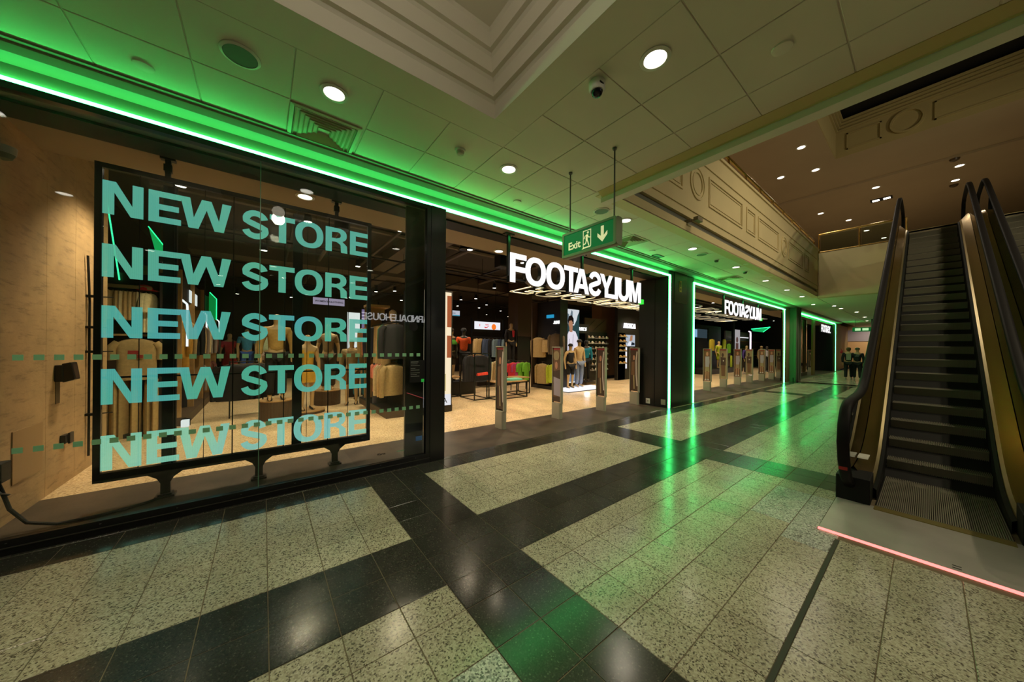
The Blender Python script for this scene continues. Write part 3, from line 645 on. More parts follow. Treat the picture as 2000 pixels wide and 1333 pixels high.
fig([ell(c0+.013, .068, .013, .013, 14, sq=2), stroke([(c0+.006, .046), (c0-.004, .012), (c0-.003, -.012)], .026), stroke([(c0+.004, .042), (c0+.026, .012), (c0+.044, .010)], .010), stroke([(c0-.002, .042), (c0-.026, .034), (c0-.040, .006)], .010),
     stroke([(c0-.002, -.006), (c0+.014, -.035), (c0+.026, -.078)], .013), stroke([(c0-.006, -.010), (c0-.018, -.050), (c0-.046, -.054)], .013)], 'running_figure')
a0 = .205
fig([[(a0-.018, .085), (a0+.018, .085), (a0+.018, -.02), (a0+.062, .022), (a0+.062, -.018), (a0, -.082), (a0-.062, -.018), (a0-.062, .022), (a0-.018, -.02)]], 'arrow')
for y in (2.615, 2.005): part('hanging_rod', MB().tube([(2.886, y, 2.88), (2.886, y, 3.6)], .0085, 10).lathe([(.02, 3.6), (.024, 3.618)], (2.886, y, 0), 12), m_rod, ex, True)
e2 = thing('exit_sign', 'small far green exit sign at the end of the corridor', 'sign', (31.7, 2.5, 2.95))
local('case', MB().box(-.05, -.62, -.14, .05, .62, .14), m_exit, e2)
for a, b in ((-.48, -.22), (-.12, .16), (.24, .5)): local('pictogram', MB().box(-.058, a, -.08, -.05, b, .08), emat('exit_far', (.55, .9, .45), .9), e2)
for y in (-.5, .5): local('hanging_rod', MB().tube([(0, y, .14), (0, y, .67)], .012, 6), m_rod, e2)
# wall camera under the gallery parapet, stays at the pier, yellow label
t = thing('box_camera', 'small beige camera bracketed under the gallery parapet', 'camera', (5.95, 2.56, 3.80)); local('bracket', MB().box(-.03, 0, -.02, .03, .11, .02), m_trim, t); local('camera_body', MB().box(-.03, -.13, -.035, .16, -.05, .035).tube([(0, -.09, 0), (0, 0, 0)], .012, 8), m_trim, t, bev=.006)
t = thing('wall_label', 'small yellow pictogram label on the smoked panel of the pier', 'label', (8.8, 4.04, 3.2)); local('plate', MB().box(-.06, -.004, -.15, .06, 0, .15), mat('label_yellow', '#a49a3c', .5), t); local('symbol', MB().box(-.035, -.006, -.02, .035, -.004, .11).box(-.035, -.006, -.11, .035, -.004, -.05), mat('label_dark', '#3d4420', .6), t)
for x, y, z, lab in ((8.243, 4.62, .12, 'small white socket low on the black pier reveal'), (8.243, 4.20, .14, 'grey floor socket plate on the pier reveal by the neon strip')):
    t = thing('wall_socket', lab, 'socket', (x, y, z)); local('plate', MB().box(-.008, -.06, -.07, 0, .06, .07), m_white if y > 4.5 else m_grey, t, bev=.003); local('switch', MB().box(-.012, -.02, -.02, -.008, .02, .02), m_grey, t)
# ---------------------------------------------------------------- upper level: rails, lights
def balustrade(label, p0, p1, zb, zt, n, glassy):
    t = thing('brass_balustrade', label, 'railing', (p0[0], p0[1], zb)); d = Vector((p1[0]-p0[0], p1[1]-p0[1], 0)); L = d.length; u = d / L
    for k in range(n + 1):
        q = Vector((p0[0], p0[1], 0)) + u * (L * k / n); part('post', MB().tube([(q.x, q.y, zb), (q.x, q.y, zt)], .025, 8), m_brass, t, True)
    part('top_rail', MB().tube([(p0[0], p0[1], zt), (p1[0], p1[1], zt)], .035, 10), m_brass, t, True)
    part('bottom_rail', MB().tube([(p0[0], p0[1], zb + .06), (p1[0], p1[1], zb + .06)], .015, 8), m_brass, t, True)
    if glassy:
        for k in range(n):
            a = Vector((p0[0], p0[1], 0)) + u * (L * k / n + .05); b = Vector((p0[0], p0[1], 0)) + u * (L * (k+1) / n - .05); w = Vector((-u.y, u.x, 0)) * .006
            part('glass_panel', MB().add([(a.x-w.x, a.y-w.y, zb+.08), (b.x-w.x, b.y-w.y, zb+.08), (b.x+w.x, b.y+w.y, zb+.08), (a.x+w.x, a.y+w.y, zb+.08), (a.x-w.x, a.y-w.y, zt-.05), (b.x-w.x, b.y-w.y, zt-.05), (b.x+w.x, b.y+w.y, zt-.05), (a.x+w.x, a.y+w.y, zt-.05)], [(0,3,2,1),(4,5,6,7),(0,1,5,4),(1,2,6,5),(2,3,7,6),(3,0,4,7)]), m_glass_b, t)
    return t
balustrade('brass handrail along the top of the gallery parapet', (3.8, 2.74), (17.05, 2.74), 5.46, 5.80, 12, False)
balustrade('brass and glass balustrade on the far bridge parapet', (17.1, 2.6), (17.1, .45), 5.28, 6.02, 2, True)
m_ld = emat('upper_lamp', (1., .90, .74), 7.)
upl = MB().lathe([(.10, -.003), (.10, 0)], n=20).data('diffuser', m_ld); uring = MB().loft([[(r*math.cos(2*PI*k/20), r*math.sin(2*PI*k/20), z) for k in range(20)] for r, z in ((.14, 0), (.14, -.012), (.105, -.012), (.1, 0))], False).data('ring', m_ring)
UP = [(14.16, 2.607, 8.3), (16.35, 2.597, 8.3), (16.02, 3.55, 8.3), (19.8, 1.32, 8.22), (21.5, 3.22, 8.22), (23.7, 2.5, 8.22), (19.78, -.68, 8.22), (21.35, -.64, 8.22), (26.5, 2.1, 8.22), (29, 1.6, 8.22), (31, 2.4, 8.22), (27.5, 1.1, 8.22)]
UL = ['nearest of the upper ceiling lights left of the rooflight', 'second upper ceiling light left of the rooflight corner', 'upper ceiling light over the gallery handrail', 'upper ceiling light above the twin spot fitting', 'upper ceiling light above the bridge balustrade', 'upper ceiling light right of the one over the bridge', 'upper ceiling light above the escalator tops', 'lower upper-ceiling light beside a small detector', 'distant upper ceiling light, fourth from the end of the row', 'distant upper ceiling light, third from the end of the row', 'distant upper ceiling light, second from the end of the row', 'distant upper ceiling light, at the end of the row']
f0 = None
for q, lab in zip(UP, UL):
    g = 'distant upper lights' if lab.startswith('distant') else 'upper ceiling lights'
    if f0 is None:
        f0 = thing('upper_downlight', lab, 'light', q, group=g); local('diffuser', upl, None, f0); local('ring', uring, None, f0)
    else: dup(f0, q, 0, lab)['group'] = g
for q in UP[:8:1] + [(25, 2, 8.2), (30, 2, 8.2), (9, 4.5, 8.2), (12, 4.6, 8.2)]:
    lamp('upper_lamp', 'SPOT', (q[0], q[1], q[2] - .04), UPPERW, (1., .86, .66), size=.1, angle=150, blend=.9)
t = thing('twin_spot', 'recessed twin square spot fitting in the upper ceiling', 'light', (21.5, 1.27, 8.22))
local('housing', MB().box(-.2, -.32, -.02, .2, .32, 0), m_blackm, t)
for a in (-.16, .16): local('lens', MB().box(-.1, a-.1, -.026, .1, a+.1, -.02), m_ld, t)
for x, y, lab in ((18.95, -.55, 'small dome fitting beside an upper light above the escalators'), (21.9, -.62, 'small flat detector on the upper ceiling')):
    disc_thing('ceiling_dome', lab, 'fitting', x, y, [(.02, -.10), (.10, -.06), (.12, 0)], mat('dome_dark', '#4a3a26', .4), z=8.22)
# ---------------------------------------------------------------- escalators
NOSE = lambda x: max(0., min(4.70, .6 * (x - 5.75)))
SLOPE = .6
def nose_curve(off, x0, x1, flat0=True):
    """points (x, z) of a line running parallel to the steps at height off, rounded at the bends"""
    pts = []; x = x0
    while x <= x1 + 1e-6:
        zz = 0.; n_ = 0
        for k in range(-6, 7): zz += NOSE(x + k * .09); n_ += 1
        pts.append((x, zz / n_ + off)); x += .16
    return pts
step_mb = MB()
prof = []
NW = 56; y_half = .365
for k in range(NW):   # ribbed riser and tread: one comb profile swept round the front edge
    y0 = -y_half + 2*y_half*k/NW; d = 2*y_half/NW
    for (a, b, dz) in ((0, .5, 0.), (.5, 1., .010)):
        ya, yb = y0 + d*a, y0 + d*b
        P = [(.012 + dz, -.20), (.004 + dz, -.06), (.0 + dz, -.012), (.012, 0 - dz), (.345, 0 - dz)]
        step_mb.add([(x, ya, z) for x, z in P] + [(x, yb, z) for x, z in P], [(i, i+1, i+6, i+5) for i in range(4)])
step_data = step_mb.data('step', m_step)
def escalator(cy_, label, fore=True):
    t = thing('escalator', label, 'escalator', (4.7, cy_, 0)); H = .545
    L_ = lambda mb, m, name, **k: part(name, mb, m, t, **k)
    for s_ in (1, -1):
        Y = lambda a: cy_ + s_ * a
        rail = [(4.98, .10), (4.72, .16), (4.50, .30), (4.36, .48), (4.30, .66), (4.34, .83), (4.46, .95), (4.62, 1.0), (4.9, 1.01), (5.4, 1.02), (5.75, 1.06), (6.05, 1.17), (6.4, 1.36), (7., 1.70), (9., 2.90), (11., 4.10), (13., 5.30), (13.5, 5.58), (13.8, 5.70), (14.2, 5.75), (15.2, 5.75), (15.5, 5.68), (15.62, 5.5), (15.62, 5.2)]
        rings = []
        for i, p in enumerate(rail):
            a = Vector(rail[max(i-1, 0)]); b = Vector(rail[min(i+1, len(rail)-1)]); d = (b - a).normalized(); nx, nz = -d.y, d.x
            sec = [(-.042, -.012), (-.042, .010), (-.034, .024), (-.018, .030), (.018, .030), (.034, .024), (.042, .010), (.042, -.012), (.028, -.020), (-.028, -.020)]
            rings.append([(p[0] + nx * q[1], Y(H) + q[0], p[1] + nz * q[1]) for q in sec])
        L_(MB().loft(rings), m_rubber, 'handrail', smooth=True)
        inner = [(p[0] if i > 7 else p[0] + .02, p[1] - .02) for i, p in enumerate(rail) if 2 <= i <= 21]
        low = [(x, z) for x, z in nose_curve(.22, 5.0, 15.3)]
        L_(MB().prism([inner + low[::-1]], 'y', Y(H) - .006, Y(H) + .006), m_glass_b, 'glass_balustrade')
        # inner deck (brass), edge strip, black skirt
        d0 = nose_curve(.30, 4.96, 15.2); d1 = nose_curve(.15, 4.96, 15.2); d2 = nose_curve(.12, 4.96, 15.2)
        q = [[(x, Y(.535), z), (x, Y(.43), zb)] for (x, z), (_, zb) in zip(d0, d1)]
        L_(MB().loft(q, False, False), m_brass, 'inner_deck', smooth=True)
        q = [[(x, Y(.43), z), (x, Y(.405), z - .015), (x, Y(.40), z - .05)] for x, z in d1]
        L_(MB().loft(q, False, False), m_brass2, 'deck_edge', smooth=True)
        q = [[(x, Y(.40), z), (x, Y(.375), z - .02), (x, Y(.372), z - .50)] for x, z in d2]
        L_(MB().loft(q, False, False), m_blackm, 'skirt', smooth=True)
        q = [[(x, Y(.555), z), (x, Y(.645), z - .03), (x, Y(.645), z - .9)] for x, z in d0]
        L_(MB().loft(q, False, False), m_brass, 'outer_deck', smooth=True)
        L_(MB().prism([(4.70, 0), (5.02, 0), (5.02, .26), (4.70, .25)], 'y', min(Y(.40), Y(.64)), max(Y(.40), Y(.64))), m_blackm, 'newel_box', bev=.008)
        L_(MB().box(4.318, Y(H) - .030, .40, 4.3185, Y(H) + .030, .43), mat('red_mark', '#8c1d18', .5), 'red_mark') if s_ == 1 else None
        L_(MB().prism([(5.16, .348), (5.34, .348), (5.36, .36), (5.18, .36)], 'y', Y(.49) - .04, Y(.49) + .04), m_white, 'rating_label') if s_ == 1 else None
    k0 = -1
    for k in range(0, 25):
        x = 5.42 + .40 + k * .3333 if k > 0 else 5.55
        z = NOSE(x + .0) + 0
        z = max(.012, .2 * k)
        x = 5.75 + .2 * k / SLOPE
        if z > 4.7: break
        o = bpy.data.objects.new('step', step_data); add(o, t); o.location = (x - 4.7, -.0, z)
    comb = MB()
    for k in range(60):
        y0 = cy_ - .365 + .73 * k / 60; comb.box(4.72, y0, .0, 5.85, y0 + .0075, .016)
    L_(comb, m_step, 'comb_plate')
    L_(MB().box(4.72, cy_ - .372, -.01, 5.9, cy_ + .372, .006), m_blackm, 'comb_base')
    L_(MB().box(4.62, cy_ - .372, .0, 4.735, cy_ + .372, .014), mat('comb_yellow', '#8f8148', .4, .6), 'comb_edge')
    L_(MB().box(13.55, cy_ - .40, 4.66, 15.0, cy_ + .40, 4.712), m_brass2, 'upper_plate')
    if True:
        L_(MB().prism([(5.0, -.02), (5.9, -.02), (13.4, 4.45), (15.2, 4.45), (15.2, 3.7), (13.6, 3.7), (6.4, -.02)], 'y', cy_ - .62, cy_ + .62), m_blackm, 'truss')
    return t
escalator(-.065, 'near escalator with black handrails and brass decking, red light strip at its foot')
escalator(-1.375, 'second escalator at the right edge, beside the near one')
lp = thing('landing_plate', 'brushed steel landing plate at the foot of the escalator', 'plate', (4.2, -.3, 0))
part('plate', MB().box(3.785, -2.4, -.02, 4.72, .566, .008), m_plate, lp, bev=.002)
part('red_light_strip', MB().box(3.762, -2.4, -.01, 3.785, .566, .010), m_red_l, lp, label='glowing red strip')
part('screw_hole', MB().box(3.83, -.155, .0082, 3.842, -.115, .0088).box(3.87, -.155, .0082, 3.882, -.115, .0088), m_blackm, lp)
# ---------------------------------------------------------------- see-through screen in the window
SY = 4.70
sc = thing('led_screen', 'tall see-through display screen showing repeated mint lettering in a black stand', 'screen', (0, SY, 0))
x0, x1, z0, z1 = -1.235, 1.165, .24, 3.215
part('screen_frame', MB().box(x0, SY-.02, z0, x0+.045, SY+.03, z1).box(x1-.045, SY-.02, z0, x1, SY+.03, z1).box(x0+.045, SY-.02, z1-.045, x1-.045, SY+.03, z1).box(x0+.045, SY-.03, z0-.0, x1-.045, SY+.04, z0+.085), m_black, sc)
for k in range(5):
    a = x0 + .045 + k * .462; part('screen_panel', MB().box(a + .003, SY + .004, z0 + .085, a + .459, SY + .007, z1 - .045), m_film, sc)
for k in range(1, 10):
    a = x0 + .045 + k * .231; w = .010 if k % 2 == 0 else .0045; part('panel_seam', MB().box(a - w/2, SY - .002, z0 + .085, a + w/2, SY + .012, z1 - .045), m_blackm, sc)
part('cross_bar', MB().box(x0 + .045, SY + .012, 1.205, x1 - .045, SY + .03, 1.222), m_blackm, sc)
for a, w in ((-.77, .05), (.335, .05)): part('rear_post', MB().box(a - w, SY + .10, z0, a + w, SY + .16, z1 - .05), m_blackm, sc)
for a in (-.77, -.03, .74):
    mb = MB().prism([(a-.035, .02), (a+.035, .02), (a+.035, .14), (a+.06, .19), (a+.12, .235), (a+.12, .25), (a-.12, .25), (a-.12, .235), (a-.06, .19), (a-.035, .14)], 'y', SY - .02, SY + .02).box(a-.07, SY-.06, 0, a+.07, SY+.06, .02).box(a-.05, SY-.05, .02, a+.05, SY+.05, .035)
    part('stand_foot', mb, m_black, sc)
    if a != -.03: part('ceiling_bracket', MB().box(a-.02, SY-.02, 3.21, a+.02, SY+.02, 3.40).box(a-.055, SY-.03, 3.385, a+.055, SY+.03, 3.41).box(a-.03, SY-.025, 3.27, a+.03, SY+.025, 3.34), m_black, sc)
TX = [('N', -1.190, -.935, 0), ('E', -.902, -.676, 0), ('W', -.684, -.286, 0), ('S', -.202, .046, 0), ('T', .050, .294, 0), ('O', .296, .594, 0), ('R', .618, .870, 0), ('E', .900, 1.132, 0)]
for r, (b, t_, m_) in enumerate(((2.748, 3.06, m_pix), (2.158, 2.468, m_pix), (1.588, 1.89, m_pix2), (.962, 1.295, m_pix2), (.345, .672, m_pix3))):
    mb = MB(); h = t_ - b
    for c, loops in boxes(TX, .071, h): mb.prism([[(a, b + q) for a, q in l] for l in loops], 'y', SY - .006, SY - .0055)
    # single sided sheet of pixels: keep only the front faces
    part('text_line', mb, m_, sc)
# hanging cable, power box and wall fittings by the screen
t = thing('power_cable', 'black power cable trailing from the wall across the window floor', 'cable', (-1.7, 4.5, 0))
part('cable_run', MB().tube([(-1.70, 4.60, .42), (-1.66, 4.58, .30), (-1.62, 4.55, .18), (-1.52, 4.5, .06), (-1.36, 4.46, .015), (-1.15, 4.47, .012), (-.98, 4.52, .012), (-.86, 4.58, .012), (-.78, 4.64, .02)], .013, 8), m_blackm, t, True)
part('plug', MB().box(-1.705, 4.52, .40, -1.65, 4.66, .56), m_blackm, t, bev=.008)
part('wire_loop', MB().tube([(-1.69, 4.5, .40), (-1.64, 4.5, .33), (-1.62, 4.55, .30), (-1.66, 4.6, .28)], .006, 6), m_steel, t, True)
t = thing('card_reader', 'black angled wall unit with a small screen on the concrete wall', 'device', (-1.71, 5.60, 1.22))
local('bracket', MB().box(0, -.075, -.09, .06, .055, .085), m_black, t, bev=.008)
local('head', MB().prism([(.05, -.10), (.13, -.07), (.105, .115), (.045, .10)], 'y', -.07, .075), m_black, t, bev=.008)
local('keypad', MB().add([(.131, -.05, -.055), (.131, .055, -.055), (.109, .055, .095), (.109, -.05, .095)], [(0, 1, 2, 3)]), mat('keypad_brown', '#3c2f28', .35), t)
local('wall_stub', MB().box(0, -.05, -.32, .004, .04, -.09), mat('stub_brown', '#59492f', .6), t)
t = thing('wall_box', 'small dark wall box low on the concrete wall', 'box', (-1.71, 5.70, .50)); local('body', MB().box(0, -.05, -.045, .04, .07, .045), m_black, t, bev=.004); local('lid', MB().box(.04, .0, -.055, .055, .085, .06), mat('lid_dark', '#2a211b', .5), t)
t = thing('ceiling_sensor', 'pale round sensor high on the concrete wall behind the glass', 'sensor', (-1.70, 4.66, 3.12)); local('sensor_base', MB().lathe([(.06, -.03), (.065, .03)], n=16), m_grey, t, True); local('sensor_dome', MB().lathe([(.008, -.085), (.04, -.07), (.055, -.03)], n=16), m_spk, t, True)
t = thing('wall_conduit', 'thin dark conduit with clips down the concrete wall', 'conduit', (-1.69, 6.3, .2)); part('pipe', MB().tube([(-1.685, 6.28, .16), (-1.685, 6.28, 2.05), (-1.685, 6.22, 2.6)], .011, 8), m_blackm, t, True)
for z in (.65, 1.42, 1.72, 2.1): part('clip', MB().box(-1.71, 6.25, z, -1.64, 6.31, z + .03).tube([(-1.66, 6.28, z + .015), (-1.50, 6.30, z + .02)], .007, 6), m_blackm, t)
# ---------------------------------------------------------------- illuminated shop signs
SPAN = [('F', 3.206, 3.553, 0), ('O', 3.535, 4.012, 0), ('O', 4.025, 4.50, 0), ('T', 4.489, 4.873, 0), ('A', 4.763, 5.213, 0), ('S', 5.205, 5.611, 1), ('Y', 5.575, 6.009, 0), ('L', 5.862, 6.205, 1), ('U', 6.220, 6.631, 0), ('M', 6.648, 7.130, 0)]
def shop_sign(label, xa, xb, zb, zt, y, hang=True, stem=.175):
    t = thing('letter_sign', label, 'sign', (xa, y, zb)); h = zt - zb; k = (xb - xa) / 3.927
    gl = boxes([(c, xa + (a - 3.203) * k, xa + (b - 3.203) * k, m_) for c, a, b, m_ in SPAN], .108, h)
    for c, loops in gl:
        q = [[(a, zb + b) for a, b in l] for l in loops]
        o = part('letter', MB().prism(q, 'y', y, y + .012), m_letter, t, label='glowing white letter ' + c); 
        s_ = part('letter_return', MB().prism(q, 'y', y + .012, y + .10), m_black, o)
    part('green_dot', MB().box(xb + .03, y, zb - .01, xb + .13, y + .08, zb + .10), emat('dot_green', (.05, .85, .06), 1.0), t, label='small glowing green square')
    if hang:
        for x in (xa + .0, xa + (xb-xa) * .47, xa + (xb-xa) * .92): part('hanger', MB().box(x - .022, y + .03, zb + .1, x + .022, y + .075, 3.405).box(x - .09, y + .0, 3.39, x + .09, y + .1, 3.408), m_black, t)
        part('carrier_rail', MB().box(xa + .02, y + .075, zb + h*.82, xb - .02, y + .09, zb + h*.88).box(xa + .02, y + .075, zb + h*.12, xb - .02, y + .09, zb + h*.18), m_black, t)
    return t
shop_sign('large hanging white letter sign over the first shop opening', 3.2, 7.14, 2.615, 3.10, 4.20)
shop_sign('hanging white letter sign over the second shop opening', 12.48, 16.42, 2.75, 3.235, 4.24)
shop_sign('far white letter sign over the third shop opening', 29.95, 34.5, 2.80, 3.30, 4.40, False)
# mirrored reflection source: a lit fascia of letters on the wall across the walkway
gl, tot = layout('ARNDALEHOUSE', .16, .07, None)
t = thing('letter_sign', 'lit white letter sign on the wall across the walkway, seen mirrored in the glass', 'sign', (4, -6.15, 2.6))
xr = 6.1; tw = 2.9; k = tw / tot; h = .30
for c, loops in gl:
    part('letter', MB().prism([[(xr - a * k, 2.66 + b * h) for a, b in l] for l in loops], 'y', -6.17, -6.12), emat('far_letter', (1, .98, 1.), 4.5), t)
part('backing', MB().box(xr - tw - .3, -6.195, 2.5, xr + .3, -6.175, 3.12), m_blackm, t)
# ---------------------------------------------------------------- lamps of the shop (track spots)
TR = [(-.9, 6.2), (.6, 6.6), (2.0, 6.0), (3.6, 6.2), (5.2, 6.3), (6.9, 6.1), (8.6, 6.3), (10.3, 6.2), (12.2, 6.0), (14.3, 6.0), (16.5, 6.1), (18.6, 6.0), (0, 9.2), (2.0, 9.4), (4.3, 9.4), (6.6, 9.6), (9.2, 9.0), (11.8, 8.4), (14.5, 8.2), (18.0, 8.0), (22.5, 7.5), (26, 7), (30, 7), (.5, 12.5), (4.0, 12.6), (7.4, 12.2), (11, 11.4), (15, 11), (3, 15.5), (8, 15.0)]
m_spot = mat('spot_black', (.012, .012, .012), .4)
sb = MB().lathe([(.045, -.10), (.062, -.20), (.066, -.27), (.058, -.262)], n=14).data('spot_body', m_spot, True)
sl = MB().lathe([(.056, -.266), (.056, -.262)], n=14).data('spot_lens', m_lamp_s)
sk = MB().box(-.02, -.08, -.03, .02, .08, 0).box(-.055, -.012, -.16, -.045, .012, -.02).box(.045, -.012, -.16, .055, .012, -.02).data('spot_bracket', m_spot)
ORDN = ['first', 'second', 'third', 'fourth', 'fifth', 'sixth', 'seventh', 'eighth', 'ninth', 'tenth', 'eleventh', 'twelfth']
f1 = None
for i, (x, y) in enumerate(TR):
    lab = 'black track spotlight, %s from the left on the %s track' % (ORDN[i if i < 12 else i - 12 if i < 23 else i - 23], 'front' if i < 12 else 'second' if i < 23 else 'deep')
    if f1 is None:
        f1 = thing('track_spotlight', lab, 'light', (x, y, 3.95), group='shop track spotlights'); local('spot_body', sb, None, f1); local('spot_lens', sl, None, f1); local('spot_bracket', sk, None, f1)
    else: dup(f1, (x, y, 3.95), rnd.uniform(-.6, .6), lab)
    lamp('spot_lamp', 'SPOT', (x, y, 3.66), STOREW, (1., .79, .54), aim=(x + rnd.uniform(-.3, .3), y + rnd.uniform(-.2, .4), 0), size=.05, angle=118, blend=.75)
# more spotlights without parts, farther in
for k in range(26):
    x = -1 + (k % 9) * 2.05 + rnd.uniform(-.4, .4); y = 13.4 + (k // 9) * 2.0 + rnd.uniform(-.5, .5)
    dup(f1, (x, y, 3.95), rnd.uniform(-1, 1), 'distant black track spotlight, %s from the left in the %s rear row' % (ORDN[k % 9], ['first', 'second', 'third'][k // 9]))
t = thing('soffit_downlight', 'round downlight in the soffit above the display screen', 'light', (.404, 4.803, 3.409)); local('ring', ringd, None, t); local('diffuser', discd, None, t)
lamp('soffit_lamp', 'SPOT', (.404, 4.803, 3.38), 7, (1., .8, .52), size=.06, angle=140, blend=.9)
for x, lab in ((3.62, 'round downlight in the soffit left of the first letter sign'),):
    dup(t, (x, 5.12, 3.409), 0, lab); lamp('soffit_lamp', 'SPOT', (x, 5.12, 3.38), 7, (1., .8, .52), size=.06, angle=140, blend=.9)
lamp('window_lamp', 'SPOT', (-.9, 6.0, 3.85), 52, (1., .76, .46), aim=(-1.72, 6.0, 1.5), size=.05, angle=70, blend=.8)
lamp('window_lamp', 'SPOT', (-1.0, 7.0, 3.9), 34, (1., .76, .46), aim=(-1.7, 6.6, 1.3), size=.05, angle=80, blend=.8)
# ceiling tracks, ducts and pipes of the shop
t = thing('lighting_track', 'black lighting tracks hung on rods below the shop ceiling', 'track', (0, 6, 3.97))
for y in (6.2, 9.3, 12.4, 15.2): part('track_bar', MB().box(-1.6, y - .02, 3.95, 32, y + .02, 3.99), m_spot, t)
for x in (.5, 3.2, 5.9, 8.7, 11.6, 15): part('track_bar', MB().box(x - .02, 5.4, 3.99, x + .02, 18, 4.03), m_spot, t)
for x in (.5, 3.2, 5.9, 8.7, 11.6):
    for y in (6.2, 9.3, 12.4): part('drop_rod', MB().tube([(x, y, 4.0), (x, y, 4.55)], .008, 6), m_spot, t)
t = thing('cable_tray', 'dark pipes and trays running under the shop ceiling', 'pipes', (0, 7, 4.2))
for x, y0_, y1_, r in ((1.4, 5.5, 18, .05), (2.6, 5.5, 18, .035), (4.6, 5.5, 18, .07), (7.4, 5.5, 18, .05), (10.2, 5.5, 10.8, .06), (12.9, 5.5, 18, .06)): part('pipe', MB().tube([(x, y0_, 4.3), (x, y1_, 4.3)], r, 8), m_pipe, t, True)
for y, r in ((7.2, .05), (8.4, .07), (10.75, .06), (13.4, .08)): part('pipe', MB().tube([(-1.6, y, 4.42), (34, y, 4.42)], r, 8), m_pipe, t, True)
part('duct', MB().box(3.0, 6.6, 4.22, 3.9, 18, 4.55).box(-1.6, 12.0, 4.1, 20, 12.7, 4.5), m_pipe, t)
t = thing('ceiling_projector', 'black square speaker box hung from the shop ceiling', 'speaker', (4.9, 6.75, 3.75)); local('body', MB().box(-.17, -.14, -.15, .17, .14, .15), m_spot, t, bev=.01); local('yoke', MB().box(-.02, -.02, .15, .02, .02, .8), m_spot, t)
for x, y, lab in ((3.7, 6.6, 'black drum shaped ceiling unit left of the first letter sign'), (1.2, 7.0, 'black drum shaped ceiling unit behind the display screen')):
    t = thing('ceiling_drum', lab, 'speaker', (x, y, 3.9)); local('drum', MB().lathe([(.02, -.12), (.13, -.10), (.14, .06), (.05, .1)], n=18), m_spot, t, True); local('stem', MB().tube([(0, 0, .1), (0, 0, .65)], .014, 6), m_spot, t)
# outlined letters lying flat under the ceiling (pale unlit tubes, a faint glow put into their colour)
m_zig = mat('outline_pale', '#d8cfae', .5, emit=(.75, .70, .52), es=.22)
def ceiling_letters(label, xa, xb, y0, y1, zz, rows=1, rad=.015):
    t = thing('outline_letters', label, 'ceiling decoration', (xa, y0, zz)); k = (xb - xa) / 3.927; h = y1 - y0
    for r in range(rows):
        for c, loops in boxes([(c, xa + (a - 3.203) * k, xa + (b - 3.203) * k - .12, m_) for c, a, b, m_ in SPAN], .30, h):
            o = None
            for l in loops:
                p = [(a, y0 + b + r * (h + .35), zz) for a, b in l]
                o = part('letter_outline', MB().tube(p + p[:1], rad, 4, False), m_zig, t)
    for x in (xa + .3, (xa + xb) / 2, xb - .4): part('drop_rod', MB().tube([(x, y0 + .02, zz), (x, y0 + .02, 4.55)], .006, 5), m_spot, t)
ceiling_letters('pale outlined letters lying flat below the first letter sign', 5.1, 13.2, 5.75, 6.7, 3.0)
ceiling_letters('pale outlined letters crowding the ceiling of the second opening', 10.4, 22.5, 5.5, 6.6, 3.26, 2, .010)
